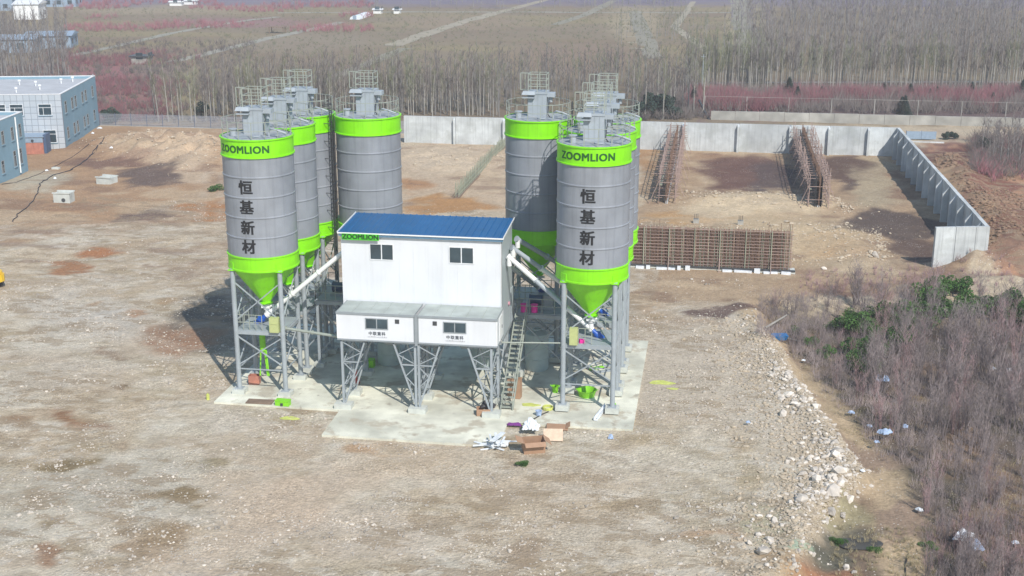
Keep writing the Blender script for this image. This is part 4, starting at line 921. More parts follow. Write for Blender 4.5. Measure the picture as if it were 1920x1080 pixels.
# ================================================================== rebar walls and scaffolds between the bins
UB = {}
def unitbar(m, w):
    key = (m.name, w)
    if key not in UB: UB[key] = MB().beam((0, 0, 0), (0, 0, 1), w).mesh('bar', m)
    return UB[key]
def bar(name, p, q, w, m, parent):
    p = Vector(p); q = Vector(q); d = q - p
    o = bpy.data.objects.new(name, unitbar(m, w)); o.location = p; o.rotation_euler = d.to_track_quat('Z', 'Y').to_euler(); o.scale = (1, 1, d.length)
    return link(o, parent)
def scaffold(x, y0, y1, wd, h, label, seed, lean=0.):
    r = random.Random(seed); t = thing('scaffold', label, 'scaffold', (x, y0, 0), 0, 'scaffolded rebar walls between the storage bins')
    L_ = y1 - y0; n_ = 24
    bs = MB()
    # rebar mat in the middle
    vb = MB()
    yy = 0
    while yy < L_: 
        vb.beam((r.uniform(-.05, .05), yy, -.1), (r.uniform(-.12, .12), yy + r.uniform(-.05, .05), h * r.uniform(.92, 1.06)), .045); yy += .22
    o = vb.build('rebar_mat', M['rust'], t); o['kind'] = 'stuff'
    for k in range(7): bar('long_bar', (0, 0, .3 + k * .5), (0, L_, .3 + k * .5), .05, M['rust'], t)
    MB().box((-.12, 0, -.3), (.12, L_, .35)).build('kicker', M['concw'], t)
    for k in range(n_):
        yy = L_ * k / (n_ - 1)
        for sx in (-wd, wd):
            bar('upright', (sx + r.uniform(-.06, .06), yy, -.15), (sx + r.uniform(-.12, .12) + lean, yy, h * r.uniform(.95, 1.2)), .06, M['scaf'], t)
        bar('cross_tube', (-wd - r.uniform(.1, .5), yy, 1.0), (wd + r.uniform(.1, .5), yy, 1.0 + r.uniform(-.1, .1)), .055, M['scaf'], t)
        for zz_ in (.6, 1.7, 3.2): bar('cross_tube', (-wd - r.uniform(.0, .8), yy + .6, zz_), (wd + r.uniform(.0, .6), yy + .6, zz_ + r.uniform(-.15, .15)), .055, M['scaf'], t)
        bar('cross_tube', (-wd - r.uniform(.1, .5), yy, 2.4), (wd + r.uniform(.1, .5), yy, 2.4 + r.uniform(-.1, .1)), .055, M['scaf'], t)
        if k % 2 == 0:
            s_ = 1 if (k // 2) % 2 else -1
            bar('prop', (s_ * (wd + 1.1), yy, -.1), (s_ * wd, yy, 2.6), .055, M['scaf'], t)
            bar('diagonal_tube', (s_ * wd, yy, .2), (s_ * wd, min(L_, yy + 2.8), 3.2), .055, M['scaf'], t)
    for sx in (-wd, wd):
        for z in (.5, 1.3, 2.1, 2.9, 3.6):
            bar('ledger', (sx, 0, z), (sx, L_, z + r.uniform(-.05, .05)), .055, M['scaf'], t)
    for k in range(9):
        yy = L_ * (k + .5) / 9; MB().box((-wd, yy - 1.5, 2.0), (-wd + .3, yy + 1.2, 2.05)).build('plank', M['plank'], t)
        if seed == 2:
            for sx in (-.3, .3): MB().box((sx, yy - 1.7, .1), (sx + .03, yy + 1.6, h * .85)).build('formwork_or_shade_sheet', M['dark'], t)  # black sheets added to stand in for the shade inside this scaffold
        elif k < 3: MB().box((-.2, yy - 1.7, .1), (-.17, yy + 1.6, h * .5)).build('formwork_or_shade_sheet', M['dirtp'], t)
    return t
scaffold(-4.6, 134.3, 166.4, .85, 3.6, 'brown scaffold and rebar wall on the left of the middle storage bin', 1)
scaffold(11.2, 134.6, 166.4, 1.05, 3.9, 'dense dark scaffold and rebar wall on the right of the middle bin', 2)
# low rebar wall on the left
t = thing('rebar_wall', 'low row of upright greenish rebar crossing the left rear bin', 'rebar wall', (-27.3, 134, 0))
MB().box((-.3, 0, -.3), (.3, 32.5, .12)).build('footing', M['dirtp'], t)
r = random.Random(5)
for k in range(62):
    y_ = k * .52
    for sx in (-.18, .18): bar('upright_bar', (sx, y_, .1), (sx + r.uniform(-.05, .05), y_ + r.uniform(-.08, .08), r.uniform(1.3, 1.75)), .045, M['plank'], t)
for z in (.4, .9): 
    for sx in (-.2, .2): bar('long_bar', (sx, 0, z), (sx, 32.5, z), .045, M['plank'], t)

# rebar cage in front
def cage(x0, x1, y, h, label, nm='rebar_cage'):
    t = thing(nm, label, 'rebar cage', (x0, y, 0)); L_ = x1 - x0; r = random.Random(int(y * 3))
    MB().box((-.1, -.5, -.4), (L_ + .4, .9, .14)).build('footing', M['conc'], t)
    MB().box((-.1, -.56, .145), (L_ + .4, -.30, .26)).build('base_strip', M['dark'], t)
    n_ = int(L_ / .13)
    for row, yy in enumerate((0, .45)):
        step = .13 if row == 0 else .26; k = 0; x_ = 0.
        while x_ <= L_:
            tall = r.random() < .06 or x_ > L_ - .35
            bar('vertical_bar', (x_, yy, .14), (x_ + r.uniform(-.02, .02), yy, h + r.uniform(-.04, .08) + (.55 if tall else 0)), .04 if row == 0 else .045, M['rust'] if r.random() < .8 else M['plank'], t); x_ += step
    for k in range(12):
        z = .35 + k * (h - .5) / 11
        bar('horizontal_bar', (-.1, -.045, z), (L_ + .1, -.045, z + r.uniform(-.03, .03)), .05, M['scaf'], t)
        if k % 2: bar('horizontal_bar', (-.1, .40, z), (L_ + .1, .40, z), .05, M['scaf'], t)
    fb = MB(); x_ = .06
    while x_ < L_: fb.beam((x_, .22, .14), (x_, .22, h - .1), .05); x_ += .1
    o = fb.build('inner_bars', M['rust'], t); o['kind'] = 'stuff'
    for k in range(int(L_ / 1.1)): MB().box((.02 + k * 1.1, .55, .14), (1.08 + k * 1.1, .59, h - .3)).build('rear_formwork', M['dirtp'], t)
    for k in range(int(L_ / 2.2)):
        x_ = 1.0 + k * 2.2; bar('soldier_tube', (x_, -.12, .1), (x_, -.12, h * .98), .07, M['plank'], t); bar('prop', (x_, -1.1, -.05), (x_, -.15, 1.0), .06, M['scaf'], t) if k % 2 else None
    return t
cage(-6.6, 7.1, 109.3, 3.65, 'wide rusty rebar cage of upright and level bars right of the silos')
cage(-27.5, -21.5, 108.5, 3.4, 'rusty rebar cage glimpsed behind the left silos')
k = 0
for x0, w_, hh in ((-6.2, .7, .22), (-5.3, .35, .3), (-4.4, 1.2, .2), (-2.6, .3, .35), (-1.9, .4, .4), (1.3, .8, .2), (2.3, 1.5, .18), (4.0, .5, .38), (4.8, 1.2, .2), (6.3, .8, .22), (-3.3, .5, .16)):
    o = MB().box((0, 0, 0), (w_, .3, hh)).build('foam_block', M['plastw']); o.location = (x0, 108.4, gz1(x0, 108.4) - .02); ORD = ['first', 'second', 'third', 'fourth', 'fifth', 'sixth', 'seventh', 'eighth', 'ninth', 'tenth', 'eleventh']; tag(o, 'white foam block, ' + ORD[sorted([-6.2, -5.3, -4.4, -2.6, -1.9, 1.3, 2.3, 4.0, 4.8, 6.3, -3.3]).index(x0)] + ' from the left along the foot of the rebar cage', 'foam block', 'white blocks along the foot of the rebar cage'); o.rotation_euler = (0, 0, rng.normal() * .05)
for px_, py_, lb in ((1305, 412, 'small grey concrete stub with dark bars behind the cage, left one'), (1388, 418, 'small concrete stub with dark bars behind the cage, right one')):
    g0 = un(px_, py_ + 8); t = thing('column_stub', lb, 'column stub', (g0.x, g0.y, gz1(g0.x, g0.y)))
    t.scale = (.8, .8, .8); MB().box((-.35, -.35, -.2), (.35, .35, .5)).build('base', M['lowwall'], t)
    for dx in (-.2, 0, .2):
        for dy in (-.2, .2): MB().beam((dx, dy, .5), (dx, dy, 1.1), .05).build('starter_bar', M['dark'], t)

# ================================================================== offices on the left
def office(name, loc, rz, w_, d_, h_, label, front, side):
    t = thing(name, label, 'building', loc, rz)
    tile = MATS.get('tile_facade')
    if not tile:
        tile = mat('tile_facade', (.46, .50, .54), .6, 0, .04, .5); n_ = tile.node_tree; bsd = n_.nodes['Principled BSDF']
        br = n_.nodes.new('ShaderNodeTexBrick'); br.offset = 0; br.inputs['Color1'].default_value = (.46, .50, .54, 1); br.inputs['Color2'].default_value = (.40, .45, .50, 1); br.inputs['Mortar'].default_value = (.22, .25, .29, 1)
        br.inputs['Scale'].default_value = 1.0; br.inputs['Mortar Size'].default_value = .035; br.inputs['Brick Width'].default_value = .8; br.inputs['Row Height'].default_value = .8
        tcn = n_.nodes.new('ShaderNodeTexCoord'); sp = n_.nodes.new('ShaderNodeSeparateXYZ'); cb = n_.nodes.new('ShaderNodeCombineXYZ')
        n_.links.new(tcn.outputs['Object'], sp.inputs[0]); n_.links.new(sp.outputs[0], cb.inputs[0]); n_.links.new(sp.outputs[2], cb.inputs[1]); n_.links.new(cb.outputs[0], br.inputs['Vector']); n_.links.new(br.outputs['Color'], bsd.inputs['Base Color'])
    MB().box((-w_, 0, -.5), (0, .3, h_ - .002)).build('front_wall', tile if front else M['tealb'], t)
    MB().box((-.3, .302, -.5), (0, d_, h_ - .002)).build('side_wall', M['tealb'], t)
    MB().box((-w_, d_ - .3, -.5), (-.302, d_, h_ - .002)).build('rear_wall', M['tealb'], t)
    MB().box((-w_, .302, -.5), (-w_ + .3, d_ - .302, h_ - .002)).build('side_wall', M['tealb'], t)
    MB().box((-w_ + .3, .3, h_ - .55), (-.3, d_ - .3, h_ - .35)).build('roof', M['officer'], t)
    MB().box((-w_ - .03, -.03, h_), (.03, .28, h_ + .08)).box((-.28, .28, h_), (.03, d_ + .03, h_ + .08)).box((-w_, d_ - .28, h_), (-.28, d_ + .03, h_ + .08)).build('parapet_cap', M['whitew'] if front else M['whitew'], t)
    def wnd(ax, s, z, ww, wh, kind=0):
        wn = thing_part('window', t); f_ = .07
        def B(a, b): # a,b in (s, depth, z); depth outward positive
            if ax == 'f': return ((a[0], -b[1], a[2]), (b[0], -a[1], b[2]))
            return ((a[1], a[0], a[2]), (b[1], b[0], b[2]))
        fr = MB()
        for a, b in (((s, .01, z), (s + ww, .05, z + f_)), ((s, .01, z + wh - f_), (s + ww, .05, z + wh)), ((s, .01, z + f_), (s + f_, .05, z + wh - f_)), ((s + ww - f_, .01, z + f_), (s + ww, .05, z + wh - f_)),
                     ((s + f_, .012, z + wh * .66), (s + ww - f_, .045, z + wh * .66 + .06)), ((s + ww * .35, .012, z + f_), (s + ww * .35 + .06, .042, z + wh * .65))): fr.box(*B(a, b))
        fr.build('frame', M['frame'] if ax == 'f' else M['frameg'], wn)
        for a, b in (((s + f_, .004, z + f_), (s + ww * .35, .02, z + wh * .65)), ((s + ww * .35 + .06, .004, z + f_), (s + ww - f_, .02, z + wh * .65)), ((s + f_, .004, z + wh * .66 + .06), (s + ww - f_, .02, z + wh - f_))):
            MB().box(*B(a, b)).build('pane', M['glass'], wn)
        MB().box(*B((s - .05, .002, z - .08), (s + ww + .05, .12, z - .004))).build('sill', M['tealb'], wn)
    for a in front: wnd('f', *a)
    for a in side: wnd('s', *a)
    return t
sidew = []
for z in (1.1, 4.5):
    for s in (1.4, 4.9, 6.7, 10.6, 12.5, 16.6): sidew.append((s, z, 1.05, 1.6))
oa = office('office_building', (-83.9, 155.2, 0), math.atan2(4.7, 19.2) , 30, 19.6, 7.2, 'two storey office block with pale tiled front and light blue side, left edge', [(-3.0, 4.5, 1.7, 1.5), (-6.6, 4.5, 1.7, 1.5), (-9.0, 4.5, 1.9, 1.5), (-2.7, .9, 1.7, 1.7), (-12.5, 4.5, 1.7, 1.5), (-7.0, .9, 1.7, 1.6)], sidew)
for i, (x, y) in enumerate(((-12, 3.2), (-10.2, 6.5), (-8.8, 13), (-7, 5), (-6.2, 11.5), (-4.6, 7.5), (-3.4, 14.0), (-13.5, 9), (-11.4, 12), (-2.3, 16), (-15, 5.5))):
    v_ = thing_part('roof_vent', oa); v_.location = (x, y, 6.85)
    MB().tube((0, 0, 0), (0, 0, .5), .09, 8).build('stack', M['whitep'], v_); MB().tube((0, 0, .5), (0, 0, .72), .22, 10).build('cap', M['whitep'], v_)
ob = office('office_building', (-80.0, 131.5, 0), math.atan2(1.5, 9.3) - .02, 16, 9.6, 7.1, 'light blue two storey building with flat roof, nearest one on the left edge', [], [(7.9, 4.3, .8, 1.6), (5.6, 4.3, .8, 1.6), (2.8, 4.3, .8, 1.6), (7.4, 1.2, .8, 1.9), (5.6, 1.2, .8, 1.9), (2.0, 1.1, .8, 1.5)])
MB().tube((.16, 6.9, .3), (.16, 6.9, 6.9), .09, 8).build('downpipe', M['whitep'], ob)

# red and blue site shed between the offices
t = thing('site_shed', 'small shed with orange red doors and faded blue roof against the office block', 'shed', (-84.9, 151.4, 0), .24)
MB().box((-4.6, 0, 0), (0, 2.6, 2.2)).build('body', M['orange'], t)
MB().box((-4.8, -.15, 2.22), (.15, 2.9, 2.34)).build('roof', M['bluec'], t)
for k in range(4): MB().box((-4.4 + k * 1.08, -.05, .05), (-3.45 + k * 1.08, -.005, 1.5)).build('door', M['orange'], t)
MB().box((-4.6, -.06, 1.55), (0, -.005, 2.15)).build('fascia', M['bluec'], t); MB().box((.01, .1, .1), (.35, 2.2, 2.5)).build('side_cabinet', mat('navy_sheet', (.06, .10, .18), .6), t)
for dx in (-3.6, -1.3): MB().tube((dx, -.12, 1.8), (dx, -.07, 1.8), .18, 10).build('lamp', M['dark'], t)

# concrete inspection boxes and slabs
for (px_, py_, w_, d_, h_, lb) in ((194, 346, 1.9, 1.4, .85, 'farther pale open concrete box standing on the dirt'), (116, 380, 1.8, 1.3, 1.1, 'nearer pale open concrete box with dark hole on the dirt slope')):
    g0 = un(px_, py_); t = thing('concrete_box', lb, 'concrete box', (g0.x, g0.y, gz1(g0.x, g0.y) - .1), rng.normal() * .1, 'concrete chambers on the dirt left of the plant')
    z1 = h_; q_ = .15
    MB().box((-w_ / 2, 0, 0), (w_ / 2, q_, z1)).box((-w_ / 2, d_ - q_, 0), (w_ / 2, d_, z1)).box((-w_ / 2, q_, 0), (-w_ / 2 + q_, d_ - q_, z1)).box((w_ / 2 - q_, q_, 0), (w_ / 2, d_ - q_, z1)).box((-w_ / 2 + q_, q_, 0), (w_ / 2 - q_, d_ - q_, z1 - .35)).build('chamber', M['conc'], t)
    MB().box((-w_ / 2 - .08, -.08, z1), (w_ / 2 + .08, .08, z1 + .12)).box((-w_ / 2 - .08, d_ - .08, z1), (w_ / 2 + .08, d_ + .08, z1 + .12)).build('rim', M['conc'], t)
    if px_ < 150: MB().tube((.2, -.03, .4), (.2, -.01, .4), .22, 12).build('pipe_hole', M['dark'], t)
for px_, py_, w_, d_, lb in ((222, 260, 2.0, 1.6, 'flat pale concrete slab on the dirt near the fence'), (105, 318, .9, .5, 'small flat slab beside the black cables')):
    g0 = un(px_, py_); t = tagm('concrete_slab', MB().box((-w_ / 2, -d_ / 2, 0), (w_ / 2, d_ / 2, .25)).box((-w_ / 2 + .2, -d_ / 2 + .2, .25), (w_ / 2 - .2, d_ / 2 - .2, .30)), 'conc', lb, 'slab', loc=(g0.x, g0.y, gz1(g0.x, g0.y) - .05))
for px_, py_, w_ in ((187, 242, .8), (174, 252, .5), (103, 336, .4), (88, 322, .4), (210, 293, .5)):
    g0 = un(px_, py_); crumple('plastic_scrap', (g0.x, g0.y, gz1(g0.x, g0.y)), w_, w_ * .6, .25, 'plastw', 'white plastic scrap on the dirt near the offices', 'scrap', px_, 'white scraps near the offices', 6)
def cable_run(pts, r_, label, m='cable'):
    P_ = [un(*p_) for p_ in pts]; Q = []
    for a, b in zip(P_[:-1], P_[1:]):
        for k in range(8): t_ = k / 8; x_, y_ = a.x + (b.x - a.x) * t_, a.y + (b.y - a.y) * t_; Q.append(Vector((x_ + rng.normal() * .06, y_ + rng.normal() * .1, 0)))
    for q_ in Q: q_.z = gz1(q_.x, q_.y) + r_ * .8
    c0 = Q[0].copy(); return tagm('ground_cable', MB().path([q_ - c0 for q_ in Q], r_, 6), m, label, 'cable', loc=c0)
cable_run([(222, 252), (196, 278), (165, 300), (130, 322), (98, 330), (78, 345), (70, 365), (52, 388), (18, 420)], .055, 'thick black cable winding over the dirt from the fence to the left edge')
cable_run([(196, 262), (160, 285), (118, 305), (78, 325), (30, 345), (0, 352)], .035, 'thinner black cable beside the thick one, running to the offices')
cable_run([(130, 320), (180, 292), (214, 252)], .035, 'thin cable closest to the office block corner')

# ================================================================== fences and far walls
ft = thing('mesh_fence', 'long see-through grey mesh fence with blue grey posts behind the dirt on the left', 'fence', (-88.5, 174.3, 0))
LF = 48.5; npst = 20
for k in range(npst + 1): MB().beam((LF * k / npst, 0, -.1), (LF * k / npst, 0, 1.85), .07).build('post', M['postb'], ft)
wv = MB(); 
for k in range(npst):
    x0 = LF * k / npst
    wv2 = MB()
    for j in range(1, 24): xx = x0 + LF / npst * j / 24; wv2.beam((xx, 0, .1), (xx, 0, 1.75), .028)
    for j in range(8): wv2.beam((x0 + .04, 0, .12 + j * .23), (x0 + LF / npst - .04, 0, .12 + j * .23), .025)
    wv2.build('mesh_panel', M['mesh'], ft)
MB().box((0, -.12, -.2), (LF, .12, .08)).build('kerb', M['lowwall'], ft)
t = thing('boundary_wall', 'long weathered low wall in front of the pink bushes on the far right', 'wall', (-.5, 193.4, 0))
for k in range(16): MB().box((k * 3.6 + .02, 0, -.5), (k * 3.6 + 3.58, .3, 1.35 + .02 * (k % 3))).build('panel', M['lowwall'], t)
MB().beam((-.2, 0.15, -.1), (-1.9, 4.6, 2.3), .25).build('end_strut', M['dark'], t)
wire = MB()
for k in range(10): MB().beam((-1 + k * 6.4, 8.0, 0), (-1 + k * 6.4, 8.0, 2.5), .1).build('wire_post', M['lowwall'], t)
MB().beam((-1, 8, 2.45), (57, 8, 2.45), .035).build('wire', M['lowwall'], t)
t = thing('site_panel_fence', 'pair of faded blue site panels just behind the right end of the bin wall', 'fence', (26.1, 180.3, 0), .05)
for k in range(2): MB().box((k * 2.0 + .02, 0, .1), (k * 2.0 + 1.98, .06, 1.15)).build('panel', M['bluec'], t); MB().beam((k * 2.0, .1, 0), (k * 2.0, .1, 1.25), .08).build('post', M['postb'], t)
t2 = thing('kerb_line', 'thin pale kerb on the ground in front of the blue site panels', 'kerb', (25.2, 178.2, 0)); MB().box((0, 0, -.2), (5.6, .25, .12)).build('kerb_stone', M['concw'], t2)

# ================================================================== yellow excavator cut by the left edge
g0 = un(2, 541); t = thing('excavator', 'yellow excavator cut off by the left edge, only its rounded rear showing', 'excavator', (g0.x - 1.25, g0.y, gz1(g0.x, g0.y)), .15); t.scale = (.8, .8, .8)
b = MB(); prof = [(1.9 * math.cos(a), 1.25 * math.sin(a)) for a in np.linspace(-math.pi / 2, math.pi / 2, 11)]; b.prism([(-1.3, 1.25), (-1.3, -1.25)] + prof, .75, 1.5); b.build('counterweight', M['yellow'], t)
MB().prism([(-1.2, 1.15), (-1.2, -1.15)] + [(x * .9, y * .92) for x, y in prof], 1.52, 1.8).build('engine_cover', M['yellow'], t)
for sy in (-1, 1):
    tk = MB(); tk.cbox((-.6, sy * .95, .35), (3.2, .5, .5)); tk.tube((1.0, sy * .95 - .25, .35), (1.0, sy * .95 + .25, .35), .35, 14); tk.tube((-2.2, sy * .95 - .25, .35), (-2.2, sy * .95 + .25, .35), .35, 14); tk.build('track', M['dark'], t)
MB().box((-2.2, .2, .8), (-1.0, 1.2, 2.6)).build('cab', M['glass'], t); MB().beam((-1.8, -.2, 1.4), (-4.2, -.2, 3.6), .35).beam((-4.2, -.2, 3.6), (-6.0, -.2, 1.6), .25).build('boom', M['yellow'], t)
MB().beam((.3, -.8, 1.8), (.3, -.8, 2.5), .06).build('exhaust', M['dark'], t)
MB().prism([(-6.4, -.7), (-5.7, -.7), (-5.7, .3), (-6.4, .3)], .4, 1.4).build('bucket', M['steel'], t)

# ================================================================== far houses and sheds
def house(px_, py_, w_, d_, h_, rh, rz, label, roofm='whitep', wallm='whitep', wins=3, flat=False):
    g0 = un(px_, py_); t = thing('house', label, 'house', (g0.x, g0.y, gz1(g0.x, g0.y) - .3), rz)
    MB().box((0, 0, 0), (w_, d_, h_)).build('wall', M[wallm], t)
    if not flat:
        MB().add([(-.4, -.4, h_), (w_ + .4, -.4, h_), (w_ + .4, d_ + .4, h_), (-.4, d_ + .4, h_), (-.4, d_ / 2, h_ + rh), (w_ + .4, d_ / 2, h_ + rh)], [(0, 1, 5, 4), (2, 3, 4, 5), (0, 4, 3), (1, 2, 5), (3, 2, 1, 0)]).build('roof', M[roofm], t)
    else: MB().box((-.3, -.3, h_), (w_ + .3, d_ + .3, h_ + .3)).build('roof', M[roofm], t)
    for k in range(wins):
        for z in ((1.2,) if h_ < 4.5 else (1.2, 4.2)):
            x0 = w_ * (k + .5) / wins - .7
            wn = thing_part('window', t); MB().box((x0, -.05, z), (x0 + 1.4, -.01, z + 1.3)).build('pane', M['glass'], wn); MB().box((x0 - .08, -.09, z - .1), (x0 + 1.48, -.01, z - .02)).build('sill', M[wallm], wn)
    for k in range(2):
        y0 = d_ * (k + .5) / 2 - .6; wn = thing_part('window', t); MB().box((w_ + .01, y0, 1.3), (w_ + .05, y0 + 1.2, 2.5)).build('pane', M['glass'], wn)
    return t
house(27, 36, 7.0, 9.5, 4.6, 1.0, .25, 'white house with a white pitched roof at the top left corner', 'whitep', 'whitep', 0)
house(60, 14, 14, 8, 5.4, .4, .2, 'pale blue windowed building behind the white house', 'whitep', 'bluec', 4, True)
house(-30, 20, 9, 7, 4.2, .8, .2, 'grey blue house at the very left edge of the far village', 'bluec', 'bluec', 2)
house(48, 92, 10, 9, 3.2, .8, .3, 'low grey blue farm roof among bare trees on the far left', 'bluec', 'bluec', 2)
house(-40, 100, 12, 8, 3.2, .8, .3, 'low farm building left of the bare trees, half out of frame', 'bluec', 'bluec', 2)
t = house(246, 119, 3.6, 3.0, 1.6, .3, .1, 'small brown hut with a flat dark roof in the pinkish field', 'dark', 'lowwall', 1, True)
g0 = un(505, 62); t = thing('gate_frame', 'small dark open frame shed standing in the far field', 'shed', (g0.x, g0.y, gz1(g0.x, g0.y)), .05)
for dx in (0, 3.6):
    for dy in (0, 2.2): MB().beam((dx, dy, 0), (dx, dy, 1.6), .2).build('post', M['dirtp'], t)
MB().box((-.4, -.3, 1.6), (4.0, 2.5, 1.75)).build('roof', M['dirtp'], t)
g0 = un(665, 35); t = thing('greenhouse', 'long low white plastic tunnel in the far field behind the silos', 'greenhouse', (g0.x, g0.y, gz1(g0.x, g0.y)), math.atan2((un(700, 23) - g0).y, (un(700, 23) - g0).x))
v = []; n_ = 9
for x_ in (0, (un(700, 23) - g0).length * .6):
    for k in range(n_): a = math.pi * k / (n_ - 1); v.append((x_, 1.5 * math.cos(a), 1.1 * math.sin(a)))
MB().add(v, [(k, k + 1, n_ + k + 1, n_ + k) for k in range(n_ - 1)] + [tuple(reversed(range(n_))), tuple(range(n_, 2 * n_))], True).build('cover', M['plastw'], t)
MB().box((-.1, -.5, 0), (-.02, .5, 1.2)).build('door', M['bluec'], t)
for px_, py_, w_, lb in ((700, 24, 2.5, 'small white shed next to the far plastic tunnel'), (738, 24, 2.0, 'second small white shed right of the far tunnel'), (345, 10, 4, 'far white shed above the pinkish field, right one'), (318, 12, 4, 'far white shed above the pinkish field, left one')):
    house(px_, py_, w_, 2.5, 1.5, .4, .1, lb, 'whitep', 'whitep', 1)

# field tracks as thin sheets on the ground, with raised field walls beside them
def track(pts, w_, label, m='pave', z=.03, nseg=10):
    P_ = [un(*p_) for p_ in pts]; v = []; f = []; Q = []
    for a, b in zip(P_[:-1], P_[1:]):
        for k in range(nseg): Q.append(a.lerp(b, k / nseg))
    Q.append(P_[-1])
    for i, q_ in enumerate(Q):
        d = (Q[min(i + 1, len(Q) - 1)] - Q[max(i - 1, 0)]).normalized(); nrm = Vector((-d.y, d.x, 0)); ww = w_ * (1 + .35 * (float(fbm(np.array([i * .37]), np.array([w_ * 3.1]), 5)[0]) - .5) * 2)
        for s_ in (-1, 0, 1):
            p_ = q_ + nrm * ww * s_ / 2; v.append((p_.x, p_.y, gz1(p_.x, p_.y) + z + (.05 if s_ == 0 else 0)))
    for i in range(len(Q) - 1):
        for s_ in (0, 1): a = i * 3 + s_; f.append((a, a + 3, a + 4, a + 1))
    o = MB().add(v, f).build('field_track', M[m]); tag(o, kind='structure')
track([(112, 110), (210, 88), (320, 62), (430, 42), (520, 30)], 2.6, '')
track([(318, 117), (400, 98), (500, 72), (590, 52), (640, 40)], 3.0, '')
track([(735, 85), (800, 62), (870, 38), (930, 22)], 4.2, '', 'pave2'); track([(930, 22), (1000, 8), (1060, -6)], 3, '', 'pave2')
track([(520, 23), (760, 21), (1000, 21), (1280, 23), (1420, 22)], 2.5, '')
track([(1420, 135), (1405, 80), (1390, 30), (1385, -20)], 6.5, '', 'pave3'); track([(1225, 110), (1205, 60), (1190, 20)], 4.5, '', 'pave3'); track([(1040, 45), (1090, 28), (1150, 4)], 3.0, '', 'pave3'); track([(470, 215), (640, 140), (760, 90)], 3.0, '', 'pave3')
track([(1330, 100), (1265, 50), (1300, 5)], 2.2, '', 'pave2')
track([(1290, 157), (1450, 155), (1650, 154), (1920, 154)], 2.0, '')
for k in range(6): track([(1165 + k * 3, 36 + k * 11), (1212 - k, 37 + k * 11)], 1.6, '', 'pave2', nseg=4)
# ================================================================== vegetation: spikes (three sided tapering twigs), built in numpy
def spikes(P, Q, r0):
    P = np.asarray(P, float); Q = np.asarray(Q, float); r0 = np.broadcast_to(np.asarray(r0, float), (len(P),))
    d = Q - P; d /= (np.linalg.norm(d, axis=1, keepdims=True) + 1e-9)
    up = np.where(np.abs(d[:, 2:3]) < .9, np.array([[0, 0, 1.]]), np.array([[1., 0, 0]])); a = np.cross(d, up); a /= np.linalg.norm(a, axis=1, keepdims=True); b = np.cross(d, a)
    V = np.stack([P + a * r0[:, None], P + (-.5 * a + .866 * b) * r0[:, None], P + (-.5 * a - .866 * b) * r0[:, None], Q], 1)
    k = np.arange(len(P))[:, None] * 4
    F = np.concatenate([k + np.array([[0, 1, 3]]), k + np.array([[1, 2, 3]]), k + np.array([[2, 0, 3]])], 0)
    return V.reshape(-1, 3), F
def poplar_parts(g, h, nbr=26, ntw=3, spread=.16, tw=.018, r0=.11):
    # slim tree: leaning trunk, up-swept branches, fine twigs
    lean = g.normal(size=2) * .035 * h
    T = lambda s: np.stack([lean[0] * s ** 1.5, lean[1] * s ** 1.5, h * s], -1)
    n_ = 6; ss = np.linspace(0, 1, n_ + 1); V = []; F = []
    for k in range(n_ + 1):
        c = T(np.array(ss[k])); r_ = r0 * (1 - .88 * ss[k])
        for j in range(5): a = 2 * math.pi * j / 5; V.append(c + [r_ * math.cos(a), r_ * math.sin(a), 0])
    for k in range(n_):
        for j in range(5): a, b = k * 5 + j, k * 5 + (j + 1) % 5; F += [(a, b, b + 5), (a, b + 5, a + 5)]
    s0 = g.uniform(.25, .97, nbr); P = T(s0); az = g.uniform(0, 2 * math.pi, nbr); L_ = h * spread * (1.15 - s0) * g.uniform(.7, 1.4, nbr) + .25
    D = np.stack([np.cos(az) * .55, np.sin(az) * .55, np.full(nbr, 1.0)], -1); D /= np.linalg.norm(D, axis=1, keepdims=True)
    Q = P + D * L_[:, None]
    P2 = []; Q2 = []
    for k in range(ntw):
        t_ = g.uniform(.2, .9, nbr)[:, None]; p_ = P + (Q - P) * t_
        a2 = g.uniform(0, 2 * math.pi, nbr); d2 = D + np.stack([np.cos(a2), np.sin(a2), g.uniform(-.2, .6, nbr)], -1) * .7; d2 /= np.linalg.norm(d2, axis=1, keepdims=True)
        P2.append(p_); Q2.append(p_ + d2 * (L_ * g.uniform(.35, .8, nbr))[:, None])
    Pc = np.concatenate([P] + P2); Qc = np.concatenate([Q] + Q2); rr = np.concatenate([np.full(nbr, tw * 1.7), np.full(nbr * ntw, tw)])
    return (np.array(V), np.array(F)), spikes(Pc, Qc, rr)
gq = np.random.default_rng(11)
POP = []
for k in range(7):
    h = 8.5
    (tv, tf), (cv, cf) = poplar_parts(gq, h, 34, 3, .2)
    POP.append((npmesh('trunk', tv, tf, M['trunkw'], doLink=False, smooth=True), npmesh('crown', cv, cf, M['twigo'] if k % 3 == 0 else M['twig'], doLink=False), (tv, tf), (cv, cf)))
def put_poplar(x, y, h, k, label, group, cat='tree', name='poplar_tree'):
    me_t, me_c = POP[k][0], POP[k][1]
    s_ = h / 8.5; t = thing(name, label, cat, (x, y, gz1(x, y) - .1), gq.uniform(0, 6.28), group); t.scale = (s_ * .9, s_ * .9, s_)
    inst('trunk', me_t, t); inst('crown', me_c, t)
    return t
# white-barked row right behind the left fence
for px_ in (292, 300, 318, 322, 336, 345, 362, 368, 384, 389, 396, 404, 422, 430, 437, 441, 452):
    g0 = un(px_ + gq.uniform(-3, 3), 226 + gq.uniform(-3, 4)); 
    put_poplar(g0.x, g0.y, gq.uniform(8, 10.5), int(gq.integers(7)), 'pale trunked bare poplar standing right behind the mesh fence', 'pale bare poplars behind the mesh fence')
